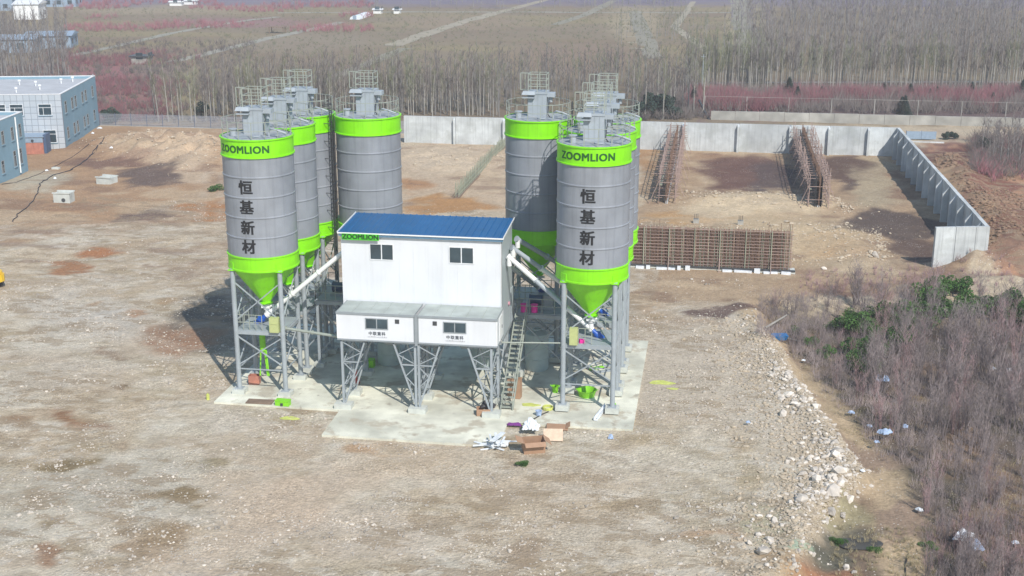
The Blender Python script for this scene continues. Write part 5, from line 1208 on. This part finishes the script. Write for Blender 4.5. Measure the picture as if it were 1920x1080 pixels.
# band of bare trees behind the bins
for k in range(95):
    px_ = 455 + (k + gq.uniform(-.4, .4)) * (940 - 455) / 95; g0 = un(px_, 219 - abs(gq.normal()) * 9)
    put_poplar(g0.x, g0.y, gq.uniform(7.5, 10), int(gq.integers(7)), *(('bare slim tree behind the gap between the mesh fence and left silos', 'bare trees behind the left silos') if px_ < 750 else ('bare slim tree behind the bin wall between the two silo groups', 'bare trees between the two silo groups')))
for px_ in (1186, 1193, 1210, 1222, 1232, 1243, 1258, 1263, 1279, 1290, 1300, 1318):
    g0 = un(px_, 226 - gq.uniform(0, 18)); put_poplar(g0.x, g0.y, gq.uniform(8, 11), int(gq.integers(7)), 'tall bare poplar behind the bin wall just right of the silos', 'tall bare poplars right of the silos')
for k in range(150):
    px_ = 1285 + (k + gq.uniform(-.5, .5)) * (1960 - 1285) / 150; g0 = un(px_, 166 - abs(gq.normal()) * 3.5)
    put_poplar(g0.x, g0.y, gq.uniform(7.5, 10.5), int(gq.integers(7)), *(('bare poplar in the front row of the plantation above the two scaffolds', 'plantation front row above the scaffolds') if px_ < 1580 else ('bare poplar in the front row of the plantation above the long right wall', 'plantation front row above the right wall')))
# woods beyond, as masses
def wood(name, n_, region, hr, mkey, variants=5, nbr=12, ntw=2, tw=.03, seed=1, clump=None, trunk='trunkf', spread=.2, stretch=1.):
    g = np.random.default_rng(seed); VV = []; FF = []; TV = []; TF = []; bo = 0; bt = 0; VAR = []
    for k in range(variants): VAR.append(poplar_parts(g, 8.5, nbr, ntw, spread, tw))
    cnt = 0; tries = 0
    while cnt < n_ and tries < n_ * 12:
        tries += 1; px_, py_ = region(g)
        g0 = un(px_, py_)
        if clump is not None and float(vnoise(np.array([g0.x / clump[0]]), np.array([g0.y / clump[0]]), 77)[0]) < clump[1]: continue
        (tv, tf), (cv, cf) = VAR[int(g.integers(variants))]
        s_ = g.uniform(*hr) / 8.5; a = g.uniform(0, 6.28); ca_, sa_ = math.cos(a), math.sin(a); Rm = np.array([[ca_, -sa_, 0], [sa_, ca_, 0], [0, 0, 1]])
        sc = np.array([s_ * stretch, s_ * stretch, s_]); o = np.array([g0.x, g0.y, gz1(g0.x, g0.y) - .1]) if py_ > 0 or True else 0
        VV.append((cv * sc) @ Rm.T + o); FF.append(cf + bo); bo += len(cv); TV.append((tv * sc) @ Rm.T + o); TF.append(tf + bt); bt += len(tv); cnt += 1
    o = npmesh(name, np.concatenate(VV), np.concatenate(FF), M[mkey]); tag(o, kind='stuff')
    o2 = npmesh(name + '_trunks', np.concatenate(TV), np.concatenate(TF), M[trunk]); tag(o2, kind='stuff')
    return o, o2
def uy(g, a, b): # even on the ground, dense toward the top of the range
    u = g.random(); ya, yb = un(960, a).y, un(960, b).y; y = yb + (ya - yb) * u
    return proj(0.0, y)[1] if False else float(np.interp(y, YT[1], YT[0]))
_pp = np.linspace(-60, 380, 300); _yy = np.array([un(960, float(q)).y for q in _pp]); YT = (_pp[::-1], _yy[::-1])
wood('bare_plantation', 950, lambda g: (1400 + 650 * g.random() ** .93 + g.normal() * 25, uy(g, 0, 164)), (7.5, 11), 'twig', seed=21, tw=.034)
wood('bare_plantation_edge', 120, lambda g: (g.uniform(1290, 1440), uy(g, 118, 163)), (6, 9), 'twigo', seed=22, tw=.03)
wood('tree_band', 240, lambda g: (g.uniform(380, 960), uy(g, 180, 219)), (6, 9.5), 'twig', seed=23, tw=.026)
wood('tree_band_olive', 80, lambda g: (g.uniform(700, 1330), uy(g, 165, 205)), (6, 9.5), 'twigo', seed=24, tw=.028)
wood('brown_wood', 190, lambda g: (g.uniform(930, 1290), uy(g, 140, 208)), (5, 7.5), 'twig', seed=25, tw=.03)
wood('mauve_wood', 900, lambda g: (g.uniform(520, 1300), uy(g, -55, 16)), (6, 10), 'twigp', seed=26, tw=.05, clump=(28, .36), stretch=1.3)
wood('mauve_wood_right', 500, lambda g: (1390 + 660 * g.random() + g.normal() * 20, uy(g, -55, 60)), (7, 11), 'twigp', seed=27, tw=.05)
wood('left_grey_wood', 260, lambda g: (g.uniform(-60, 130), uy(g, 60, 150)), (6, 9), 'twig', seed=28, tw=.03)
wood('field_edge_trees', 50, lambda g: (g.uniform(1150, 1330), uy(g, 30, 95)), (4, 7), 'twigo', seed=29, tw=.04, clump=(14, .5))
# low pink and brown brush in the far fields
def brush(name, n_, region, hr, mkey, seed, ntw=16, r0=.03, wide=1.1, clump=None, drop=0):
    g = np.random.default_rng(seed); Ps = []; Qs = []; rs = []
    xs_ = []; cnt = 0; tr = 0
    while cnt < n_ and tr < 12 * n_:
        tr += 1; px_, py_ = region(g); g0 = un(px_, py_)
        if clump is not None and float(vnoise(np.array([g0.x / clump[0]]), np.array([g0.y / clump[0]]), seed)[0]) < clump[1]: continue
        xs_.append((g0.x, g0.y)); cnt += 1
    xs_ = np.array(xs_); zz = gz(xs_[:, 0], xs_[:, 1]); B = np.column_stack([xs_, zz - .05])
    h = g.uniform(*hr, len(B)); 
    for k in range(ntw):
        a = g.uniform(0, 6.283, len(B)); t_ = g.uniform(.05, .75, len(B)) * wide
        rb = g.uniform(0, .45, len(B)) * h * wide * .5
        base_ = B + np.stack([np.cos(a) * rb, np.sin(a) * rb, g.uniform(0, .35, len(B)) * h], -1)
        tip = base_ + np.stack([np.cos(a + g.normal(0, .5, len(B))) * t_, np.sin(a + g.normal(0, .5, len(B))) * t_, np.ones(len(B))], -1) * (h * g.uniform(.4, .75, len(B)))[:, None]
        Ps.append(base_); Qs.append(tip); rs.append(np.full(len(B), r0))
    V_, F_ = spikes(np.concatenate(Ps), np.concatenate(Qs), np.concatenate(rs)); o = npmesh(name, V_, F_, M[mkey]); tag(o, kind='stuff'); return o
brush('pink_bushes', 1500, lambda g: (g.uniform(1290, 1960), uy(g, 182, 212)), (1.8, 3.6), 'twigpink', 31, 16, .035, clump=(7, .38))
brush('brown_bushes', 1300, lambda g: (g.uniform(1200, 1960), uy(g, 176, 214)), (1.5, 3.6), 'twig', 32, 14, .035)
brush('pink_scrub_left', 900, lambda g: (g.normal(215, 60), uy(g, 95, 228)), (.8, 1.8), 'twigpink', 33, 12, .035, clump=(11, .5))
brush('brown_scrub_left', 1300, lambda g: (g.uniform(-20, 480), uy(g, 80, 232)), (.8, 2.0), 'twig', 34, 12, .035)
brush('pink_scrub_far', 700, lambda g: (g.uniform(120, 700), uy(g, 5, 60)), (1.2, 2.4), 'twigpink', 35, 12, .055, clump=(20, .5))
brush('field_stubble', 4500, lambda g: (g.uniform(100, 1450), uy(g, 15, 210)), (.4, 1.2), 'twigo', 36, 8, .03, 1.6)
brush('bush_strip', 260, lambda g: (g.uniform(1185, 1330), uy(g, 190, 226)), (1.2, 2.6), 'twig', 37, 16, .035)
brush('right_brush', 520, lambda g: (g.uniform(1820, 1990), uy(g, 262, 335)), (1.0, 2.4), 'twig', 38, 16, .022, 1.3)
wood('right_thicket', 75, lambda g: (g.uniform(1838, 2010), uy(g, 262, 312)), (3.0, 4.8), 'twig', seed=61, tw=.022, nbr=22, ntw=3, spread=.3, stretch=1.5)
brush('right_pink_brush', 90, lambda g: (g.uniform(1830, 1990), uy(g, 262, 345)), (1.2, 2.4), 'twigpink', 39, 16, .03, 1.3)

# evergreen crowns: many leaf faces in clumps
def leafball(g, n_, rx, rz, lf, cl=9):
    C_ = g.normal(size=(cl, 3)) * [rx * .45, rx * .45, rz * .4]; C_[:, 2] += rz
    idx = g.integers(cl, size=n_); d = g.normal(size=(n_, 3)); d /= np.linalg.norm(d, axis=1, keepdims=True)
    c = C_[idx] + d * (g.uniform(.55, 1, n_) ** .5)[:, None] * [rx * .45, rx * .45, rz * .42]
    c[:, 2] = np.maximum(c[:, 2], .02)
    a = g.normal(size=(n_, 3)); a /= np.linalg.norm(a, axis=1, keepdims=True); b = np.cross(a, g.normal(size=(n_, 3))); b /= np.linalg.norm(b, axis=1, keepdims=True)
    V_ = np.stack([c - a * lf, c + b * lf * .6, c + a * lf, c - b * lf * .6 + d * lf * .25], 1).reshape(-1, 3)
    k = np.arange(n_)[:, None] * 4; return V_, np.concatenate([k + np.array([[0, 1, 2]]), k + np.array([[0, 2, 3]])])
def conifer(g, n_, r_, h, lf):
    t_ = g.uniform(0, 1, n_) ** 1.3; a = g.uniform(0, 6.283, n_); rr = r_ * (1 - t_) * g.uniform(.5, 1.1, n_) + .05
    c = np.stack([np.cos(a) * rr, np.sin(a) * rr, .25 + t_ * h + g.normal(0, .08, n_) - rr * .15], -1)
    d = np.stack([np.cos(a), np.sin(a), np.full(n_, -.25)], -1); s_ = np.stack([-np.sin(a), np.cos(a), np.zeros(n_)], -1)
    V_ = np.stack([c - d * lf, c - s_ * lf * .5, c + d * lf, c + s_ * lf * .5 + [0, 0, .05]], 1).reshape(-1, 3)
    k = np.arange(n_)[:, None] * 4; return V_, np.concatenate([k + np.array([[0, 1, 2]]), k + np.array([[0, 2, 3]])])
gl = np.random.default_rng(41)
LB = [npmesh('foliage', *leafball(gl, 1500, 1.0, .85, .085), M['leaf'], doLink=False) for _ in range(3)]
LD = [npmesh('foliage', *leafball(gl, 900, 1.0, .9, .14), M['darkleaf'], doLink=False) for _ in range(2)]
CF = [npmesh('foliage', *conifer(gl, 900, 1.1, 3.6, .2), M['darkleaf'], doLink=False) for _ in range(2)]
stemme = MB().tube((0, 0, -.2), (0, 0, 1.0), .06, 6, .03).mesh('stem', M['trunkw'])
def bush(px_, py_, s_, me, label, group, name='evergreen_bush', cat='bush', h=None):
    g0 = un(px_, py_); t = thing(name, label, cat, (g0.x, g0.y, gz1(g0.x, g0.y) - .05), gl.uniform(0, 6.28), group); t.scale = (s_, s_, h or s_)
    inst('foliage', me, t); inst('stem', stemme, t); return t
for i, (px_, py_, s_) in enumerate(((1588, 604, 1.2), (1602, 640, 1.1), (1625, 612, 1.3), (1650, 600, 1.3), (1668, 585, 1.25), (1690, 592, 1.3), (1712, 588, 1.2), (1735, 572, 1.3), (1755, 562, 1.1), (1775, 558, .9), (1645, 640, 1.1), (1670, 630, 1.1), (1612, 670, .9), (1640, 672, .8), (1700, 622, 1.0),
                                    (1798, 560, 1.0), (1905, 580, 1.4), (1925, 600, 1.4), (1880, 575, .9), (1720, 600, 1.0), (1745, 590, 1.0), (1768, 580, 1.0), (1790, 585, 1.1), (1815, 578, 1.1), (1835, 585, 1.0), (1858, 580, 1.1), (1640, 618, 1.1), (1605, 590, .9), (1525, 625, .6), (1548, 645, .6), (1560, 600, .6), (1495, 605, .5))):
    bush(px_, py_, s_, LB[i % 3], 'leafy dark green bush among the bare scrub below the earth heap', 'green bushes at the far edge of the scrub')
for i, (px_, py_, s_, lb) in enumerate(((1572, 986, .42, 'green bush left of the dark puddle in the lower right'), (1640, 1000, .36, 'green bush right of the dark puddle in the lower right'), (1742, 995, .45, 'small dark green bush beside the path in the lower right'), (978, 872, .4, 'small green grass tuft in front of the cardboard boxes'), (400, 358, .9, 'dull green bush on the dirt just left of the silos'))):
    b_ = bush(px_, py_, s_, LB[i % 3], lb, None, h=s_ * (.5 if px_ == 978 else .6))
for i, (px_, py_, s_) in enumerate(((1655, 186, 1.1), (1705, 192, 1.2), (1742, 192, 1.0), (1755, 190, .9), (1820, 186, 1.1), (1855, 183, 1.0), (1915, 190, 1.3), (1478, 190, 1.4), (1494, 196, 1.1), (1540, 188, .9), (1300, 204, 1.2), (1690, 208, 1.0), (1695, 214, 1.0), (1630, 184, .8), (1860, 200, .9))):
    bush(px_, py_, s_, CF[i % 2], 'dark conifer among the pink bushes on the far right', 'dark conifers among the pink bushes', 'conifer', 'conifer', s_ * gl.uniform(.55, .75))
for i, (px_, py_, s_) in enumerate(((1845, 282, 1.0), (1790, 260, .7), (1775, 261, .6))):
    bush(px_, py_, s_, LD[i % 2], 'dark shrub beyond the dug earth at the right edge', 'dark shrubs at the right edge', 'dark_shrub', 'shrub')
for i, (px_, py_, s_) in enumerate(((1225, 220, 2.0), (1245, 218, 2.2), (1205, 222, 1.5), (1270, 222, 1.3), (205, 232, 1.3), (215, 226, 1.2), (383, 218, 1.2))):
    bush(px_, py_, s_, LD[i % 2], 'dark leafless thicket behind the fence line' if px_ < 1000 else 'dark thicket behind the bin wall right of the silos', 'dark thickets behind the fence line' if px_ < 1000 else 'dark thickets behind the bin wall', 'dark_thicket', 'thicket')
# scrub land on the right: bare saplings as things, undergrowth as mass
def sapling(g, h, n_):
    ns_ = 7; P = []; Q = []; rr = []
    for k in range(ns_):
        a = g.uniform(0, 6.283); t_ = g.uniform(.05, .32); b0 = np.array([g.normal() * .15, g.normal() * .15, -.1]); d = np.array([math.cos(a) * t_, math.sin(a) * t_, 1.]); L_ = h * g.uniform(.65, 1.05)
        P.append(b0); Q.append(b0 + d * L_); rr.append(.028)
        for j in range(n_ // ns_):
            s_ = g.uniform(.25, .95); p_ = b0 + d * L_ * s_; a2 = g.uniform(0, 6.283); d2 = np.array([math.cos(a2) * .6, math.sin(a2) * .6, g.uniform(.5, 1.2)]); l2 = L_ * g.uniform(.1, .28)
            P.append(p_); Q.append(p_ + d2 * l2); rr.append(.011)
            for q_ in range(2):
                p3 = p_ + d2 * l2 * g.uniform(.3, .9); a3 = g.uniform(0, 6.283); P.append(p3); Q.append(p3 + np.array([math.cos(a3) * .6, math.sin(a3) * .6, g.uniform(.2, 1.)]) * l2 * .5); rr.append(.008)
    return spikes(P, Q, rr)
gs = np.random.default_rng(51)
SP = [npmesh('branches', *sapling(gs, 3.2, 110), M['scrub'] if k < 5 else M['scrubp'], doLink=False) for k in range(6)]
def in_scrub(x, y, m=1.2):
    pc_ = path_x(y)
    return (x > pc_ + m) & (y < 102) & (y > 44) & (x > edge_x(y) + 1)
cnt = 0
while cnt < 290:
    px_, py_ = gs.uniform(1440, 1960), 560 + 560 * gs.random() ** 1.2; g0 = un(px_, py_)
    if not in_scrub(g0.x, g0.y, 1.6 if py_ < 900 else 1.0): continue
    big = (px_ > 1600 and py_ < 830)
    lbs = ('tall bare sapling in the scrub just in front of the green bushes', 'bare saplings in front of the green bushes') if py_ < 720 else (('tall bare sapling in the middle of the scrub around the plastic sack', 'bare saplings in the middle of the scrub') if py_ < 850 else ('low bare sapling in the bottom right corner around the white sheet', 'low bare saplings in the bottom right corner'))
    t = thing('bare_sapling', lbs[0], 'sapling', (g0.x, g0.y, gz1(g0.x, g0.y)), gs.uniform(0, 6.28), lbs[1])
    s_ = gs.uniform(.75, 1.25) if big else gs.uniform(.4, .8); t.scale = (s_, s_, s_); inst('branches', SP[int(gs.integers(6))], t); cnt += 1
def scrubmass(name, n_, hr, mkey, seed, ntw, r0, wide, clump=None, xr=(2, 48), yr=(46, 101), margin=.8):
    g = np.random.default_rng(seed); x = g.uniform(*xr, n_ * 4); y = g.uniform(*yr, n_ * 4); ok = in_scrub(x, y, margin)
    if clump: ok &= vnoise(x / clump[0], y / clump[0], seed) > clump[1]
    x = x[ok][:n_]; y = y[ok][:n_]; z = gz(x, y); h = g.uniform(*hr, len(x)); Ps = []; Qs = []
    for k in range(ntw):
        a = g.uniform(0, 6.283, len(x)); rb = g.uniform(0, .35, len(x)) * wide
        b_ = np.stack([x + np.cos(a) * rb, y + np.sin(a) * rb, z - .03 + g.uniform(0, .4, len(x)) * h * (k % 2)], -1)
        t_ = g.uniform(.05, .6, len(x)) * wide; a2 = a + g.normal(0, .6, len(x))
        Ps.append(b_); Qs.append(b_ + np.stack([np.cos(a2) * t_, np.sin(a2) * t_, g.uniform(.5, 1, len(x))], -1) * (h * g.uniform(.45, .9, len(x)))[:, None])
    o = npmesh(name, *spikes(np.concatenate(Ps), np.concatenate(Qs), r0), M[mkey]); tag(o, kind='stuff'); return o
scrubmass('undergrowth', 5200, (.5, 1.6), 'scrub', 52, 15, .011, .9)
scrubmass('reddish_undergrowth', 900, (.5, 1.7), 'scrubp', 53, 14, .012, .8, (6, .5), yr=(58, 92))
scrubmass('dry_grass', 2600, (.12, .4), 'drygrass', 54, 14, .012, 1.2, (3, .45), margin=-.2)
# sparse weeds along the track and on the yard rim
brush('rim_weeds', 160, lambda g: (g.uniform(1420, 1560), g.uniform(560, 640)), (.5, 1.5), 'scrub', 55, 14, .012, .8)
brush('brown_weeds', 240, lambda g: (g.uniform(1500, 1900), g.uniform(505, 560)), (.3, 1.0), 'scrubp', 56, 12, .014, .8)
brush('bottom_weeds', 350, lambda g: (g.uniform(1560, 1760), g.uniform(960, 1120)), (.15, .5), 'drygrass', 57, 14, .010, 1.2)

# ================================================================== stones
ico_v = []; ph = (1 + 5 ** .5) / 2
for a_, b_ in ((-1, ph), (1, ph), (-1, -ph), (1, -ph)): ico_v += [(a_, b_, 0)]
for a_, b_ in ((-1, ph), (1, ph), (-1, -ph), (1, -ph)): ico_v += [(0, a_, b_)]
for a_, b_ in ((ph, -1), (ph, 1), (-ph, -1), (-ph, 1)): ico_v += [(a_, 0, b_)]
ICO = np.array(ico_v) / math.hypot(1, ph)
ICF = np.array([(0, 11, 5), (0, 5, 1), (0, 1, 7), (0, 7, 10), (0, 10, 11), (1, 5, 9), (5, 11, 4), (11, 10, 2), (10, 7, 6), (7, 1, 8), (3, 9, 4), (3, 4, 2), (3, 2, 6), (3, 6, 8), (3, 8, 9), (4, 9, 5), (2, 4, 11), (6, 2, 10), (8, 6, 7), (9, 8, 1)])
def stones(name, pts, sz, mkey, seed):
    g = np.random.default_rng(seed); n_ = len(pts); x, y = pts[:, 0], pts[:, 1]; z = gz(x, y)
    V_ = ICO[None] * g.uniform(.7, 1.3, (n_, 12, 1)); V_ = V_ * (np.stack([g.uniform(.8, 1.4, n_), g.uniform(.7, 1.1, n_), g.uniform(.4, .8, n_)], -1) * sz[:, None] / 2)[:, None, :]
    a = g.uniform(0, 6.283, n_); ca_, sa_ = np.cos(a)[:, None], np.sin(a)[:, None]; X_ = V_[..., 0] * ca_ - V_[..., 1] * sa_; Y_ = V_[..., 0] * sa_ + V_[..., 1] * ca_
    V_ = np.stack([X_ + x[:, None], Y_ + y[:, None], V_[..., 2] + (z + sz * .12)[:, None]], -1)
    F_ = (ICF[None] + (np.arange(n_) * 12)[:, None, None]).reshape(-1, 3); o = npmesh(name, V_, F_, M[mkey]); tag(o, kind='stuff'); return o
gr = np.random.default_rng(61)
def clear_apron(x, y): return ~((x > -30.9) & (x < -3.8) & (y > 71.8) & (y < 89) | (x > -22.5) & (x < -11.4) & (y > 67.6) & (y < 72.2))
# gravel over the yard, thicker in patches
n_ = 150000; x = gr.uniform(-60, 12, n_); y = gr.uniform(46, 128, n_); u_ = gr.random(n_)
dens = np.clip(vnoise(x / 4, y / 4, 63) * 1.8 - .5, 0, 1) * np.clip(fbm(x / 1.4, y / 1.4, 64, 3) * 2.4 - .6, 0, 1)
e_ = edge_x(y); near = np.exp(-((x - e_ + 3.5) / 3.5) ** 2) * (y < 96); dens = np.maximum(dens * .8, near * .6 * np.clip(vnoise(x / 2, y / 2, 65) * 2 - .5, 0, 1)) * (x < e_ + .8) * clear_apron(x, y)
dens = dens * np.where(y > 96, .25, 1)
ok = u_ < dens * .8; pts = np.stack([x[ok], y[ok]], 1); sz = np.clip(gr.lognormal(-2.35, .42, len(pts)), .05, .3); stones('gravel', pts, sz, 'rockg', 66)
# band of coarse rubble along the rim
n_ = 22000; y = gr.uniform(50, 95, n_); x = edge_x(y) - np.abs(gr.normal(0, 2.4, n_)) + .6; ok = gr.random(n_) < np.interp(y, [50, 58, 64, 72, 76, 86, 95], [.08, .15, .5, .5, .3, .3, .08]); pts = np.stack([x[ok], y[ok]], 1); stones('rim_gravel', pts, np.clip(gr.lognormal(-2.05, .45, len(pts)), .05, .34), 'rocks', 70)
n_ = 9000; y = gr.uniform(46, 97, n_); off = gr.normal(-.5, .75, n_); x = edge_x(y) + off
pw = np.interp(y, [46, 52, 58, 62, 64, 70, 73, 76, 82, 86, 92, 97], [.06, .08, .1, .3, .9, 1., .3, .3, .7, .2, .08, .03])
ok = gr.random(n_) < pw * .30; pts = np.stack([x[ok], y[ok]], 1); sz = np.clip(gr.lognormal(-1.75, .42, len(pts)), .08, .45); stones('rim_rubble', pts, sz, 'rock', 67)
# rubble on the rear heaps
pts = []
for c_, rx, ry, h in MOUNDS[:7]: 
    k = 260; pts.append(np.stack([gr.normal(c_.x, rx * .6, k), gr.normal(c_.y, ry * .5, k)], 1))
for (a, b) in (((1280, 365), (1560, 372)), ((1560, 372), (1590, 400)), ((1480, 490), (1650, 480)), ((1640, 440), (1655, 485))):
    a = un(*a); b = un(*b); t_ = gr.random(150); pts.append(np.stack([a.x + (b.x - a.x) * t_ + gr.normal(0, .4, 150), a.y + (b.y - a.y) * t_ + gr.normal(0, .9, 150)], 1))
pts = np.concatenate(pts); sz = np.clip(gr.lognormal(-1.9, .5, len(pts)), .08, .6); stones('heap_rubble', pts, sz, 'rocks', 68)
# clods on the dug earth to the right
n_ = 5200; x = gr.uniform(25.0, 38, n_); y = gr.uniform(108, 168, n_); kk = vnoise(x / 2, y / 5, 88) > .5; x, y = x[kk], y[kk]; n_ = len(x); stones('earth_clods', np.stack([x, y], 1), np.clip(gr.lognormal(-1.5, .5, n_), .1, .8), 'clod', 69) if 'clod' in M else None
# the large pieces one by one
RM = []
for k in range(6):
    v = ICO * gr.uniform(.68, 1.25, (12, 1)) * np.array([1.15, .85, .62]) / 2
    me = npmesh('rubble_stone', v, ICF, M['rock'], doLink=False); RM.append(me)
def rubble(px_, py_, s_, label, group, jit=1.):
    g0 = un(px_, py_); o = inst('rubble_stone', RM[int(gr.integers(6))], None, (g0.x, g0.y, gz1(g0.x, g0.y) + s_ * .16), (gr.normal() * .35, gr.normal() * .35, gr.uniform(0, 6.28)), (s_, s_ * gr.uniform(.7, 1.1), s_ * gr.uniform(.8, 1.2))); tag(o, label, 'stone', group)
for k in range(95):
    a = gr.normal(); b = gr.normal(); rubble(1548 + a * 27 + b * 8, 872 + b * 42 - a * 4, min(.85, gr.lognormal(-1.05, .36)), 'pale angular stone in the big rubble spill on the lower right rim', 'stones of the big rubble spill on the rim')
for k in range(60):
    t_ = gr.random(); rubble(1462 + t_ * 52 + gr.normal() * 13, 690 + t_ * 80 + gr.normal() * 12, min(.8, gr.lognormal(-1.1, .36)), 'pale angular stone in the upper rubble spill on the rim', 'stones of the upper rubble spill on the rim')
for k in range(16):
    rubble(1425 + gr.normal() * 22, 1000 + gr.normal() * 28, min(.6, gr.lognormal(-1.35, .4)), 'pale stone scattered near the bottom edge of the yard', 'stones scattered near the bottom edge')
for px_, py_, s_, lb in ((1572, 893, 1.15, 'long pale boulder at the lower end of the big rubble spill'), (1562, 925, 1.1, 'pinkish pale boulder lowest in the big rubble spill'), (1530, 905, .9, 'grey boulder on the left of the big rubble spill'), (1503, 948, .8, 'rounded pale boulder standing alone below the rubble spill'),
                         (1478, 745, 1.0, 'large slanting pale slab in the upper rubble spill'), (1642, 486, .9, 'pale boulder alone on the sand near the right wall'), (1430, 1040, .95, 'pale boulder beside the dug hole at the bottom'), (1505, 890, .7, 'small boulder at the left fringe of the big rubble spill'), (1468, 780, .7, 'white stone just below the slanting slab'), (1545, 505, .6, 'lone white stone on the sand below the rebar cage corner')):
    rubble(px_, py_, s_, lb, None)
# reddish clods round the dug hole
for k in range(26):
    a = gr.uniform(0, 6.28); rubble(1548 + 62 * math.cos(a), 1052 + 24 * math.sin(a), gr.uniform(.15, .4), 'earth covered stone on the rim of the reddish dug hole', 'stones round the reddish dug hole')

# ================================================================== litter in the scrub
for i, (px_, py_, w_, m_, lb) in enumerate(((1654, 704, 1.1, 'plastb', 'bluish white plastic sack lying in the scrub, upper one'), (1660, 800, .9, 'plastb', 'blue and white plastic sheet near the scrub path'), (1698, 790, .5, 'plastb', 'small pale plastic bag right of the blue and white sheet'),
     (1632, 778, .4, 'plastb', 'narrow bluish scrap above the blue and white sheet'), (1598, 754, .45, 'plastb', 'small bluish scrap beside the scrub path, uppermost of its cluster'), (1645, 815, .35, 'plastb', 'small bluish scrap left below the blue and white sheet'), (1810, 985, 1.3, 'plastw', 'large white plastic sheet with pale blue end, bottom right'),
     (1828, 1000, 1.2, 'plastb', 'crumpled pale blue end sheet beside the large white one, bottom right'), (1617, 888, .3, 'plastw', 'tiny white scrap at the rim below the big rubble spill'), (1907, 994, .4, 'plastw', 'white scrap at the very right edge, bottom'), (1863, 682, .4, 'plastw', 'round white scrap high in the scrub at right'), (1893, 684, .5, 'plastw', 'pair shaped white scrap near the right edge of the scrub'),
     (1726, 930, .45, 'plastw', 'white bottle scrap at the edge of the lower path'), (1508, 655, .3, 'plastw', 'tiny white scrap right of the blue barrow'), (1402, 798, .3, 'plastb', 'teal scrap on the gravel near the rim'))):
    g0 = un(px_, py_); crumple('plastic_litter', (g0.x, g0.y, gz1(g0.x, g0.y) + (.55 if px_ > 1640 and py_ < 850 else .2)), w_, w_ * .7, w_ * .4, m_, lb, 'litter', 200 + i, None, 9, i * .7)
g0 = un(1462, 620); t = thing('blue_barrow', 'bright blue barrow tray with a pole lying at the scrub edge', 'barrow', (g0.x, g0.y, gz1(g0.x, g0.y) + .1), .2)
MB().add([(-.45, -.3, 0), (.45, -.3, 0), (.45, .3, 0), (-.45, .3, 0), (-.6, -.4, .35), (.6, -.4, .35), (.6, .4, .35), (-.6, .4, .35)], [(0, 3, 2, 1), (0, 1, 5, 4), (1, 2, 6, 5), (2, 3, 7, 6), (3, 0, 4, 7), (4, 5, 6, 7)]).build('tray', mat('barrow_blue', (.01, .16, .42), .5), t)
MB().tube((-.5, .2, .3), (-1.1, .6, .55), .04, 6).tube((-.5, -.2, .3), (-1.1, .1, .5), .04, 6).tube((.5, 0, .1), (1.5, -.8, .05), .04, 6).build('handle', M['trunkw'], t)
a, b = un(1435, 612), un(1475, 596); o = tagm('fallen_log', MB().tube((0, 0, 0), (b.x - a.x, b.y - a.y, .35), .1, 7, .05), 'trunkw', 'pale fallen branch above the blue barrow', 'branch', loc=(a.x, a.y, gz1(a.x, a.y) + .15))
pud = MB().prism([(1.2 * math.cos(a) * (1 + .12 * math.sin(3 * a)), .75 * math.sin(a) * (1 + .2 * math.sin(2 * a + 1))) for a in np.linspace(0, 6.283, 25)[:-1]], 0, .01)
g0 = un(1612, 990); o = pud.build('puddle', mat('puddle_water', (.06, .055, .045), .45, 0, .2, 1)); o.location = (g0.x, g0.y, gz1(g0.x, g0.y) + .08); tag(o, kind='structure')
pts = [(1706, 1008), (1700, 1030), (1702, 1052), (1712, 1075), (1724, 1100)]
P_ = [un(*p_) for p_ in pts]
for p_ in P_: p_.z = gz1(p_.x, p_.y) + .05
c0 = P_[0].copy(); tagm('thin_hose', MB().path([p_ - c0 for p_ in P_], .03, 6), 'cable', 'thin dark curved hose on the ground at the bottom right', 'hose', loc=c0)
# utility poles between the wood and the pink bushes
for px_, py_, h, lb in ((545, 22, 0, ''),): pass
for px_, py_, h, lb in ((183, 236, 7.5, 'slim dark pole at the corner of the tiled office block'), (1316, 180, 7, 'slim pale pole behind the bin wall right of the silos')):
    g0 = un(px_, py_); t = thing('utility_pole', lb, 'pole', (g0.x, g0.y, 0)); MB().tube((0, 0, -.3), (0, 0, h), .1, 8, .07).build('pole', M['steel'], t); MB().beam((-.4, 0, h - .4), (.4, 0, h - .4), .08).build('crossarm', M['steel'], t)

# ================================================================== air between the camera and the far woods
hz = bpy.data.materials.new('haze'); hz.use_nodes = True; n = hz.node_tree; n.nodes.clear(); ou = n.nodes.new('ShaderNodeOutputMaterial'); pv = n.nodes.new('ShaderNodeVolumePrincipled')
pv.inputs['Color'].default_value = (.86, .88, .97, 1); pv.inputs['Density'].default_value = HAZE; n.links.new(pv.outputs[0], ou.inputs['Volume'])
if HAZE > 0:
    hb = MB().box((-3000, -600, -12), (3000, 5500, 34)).build('haze', hz); tag(hb, kind='stuff')
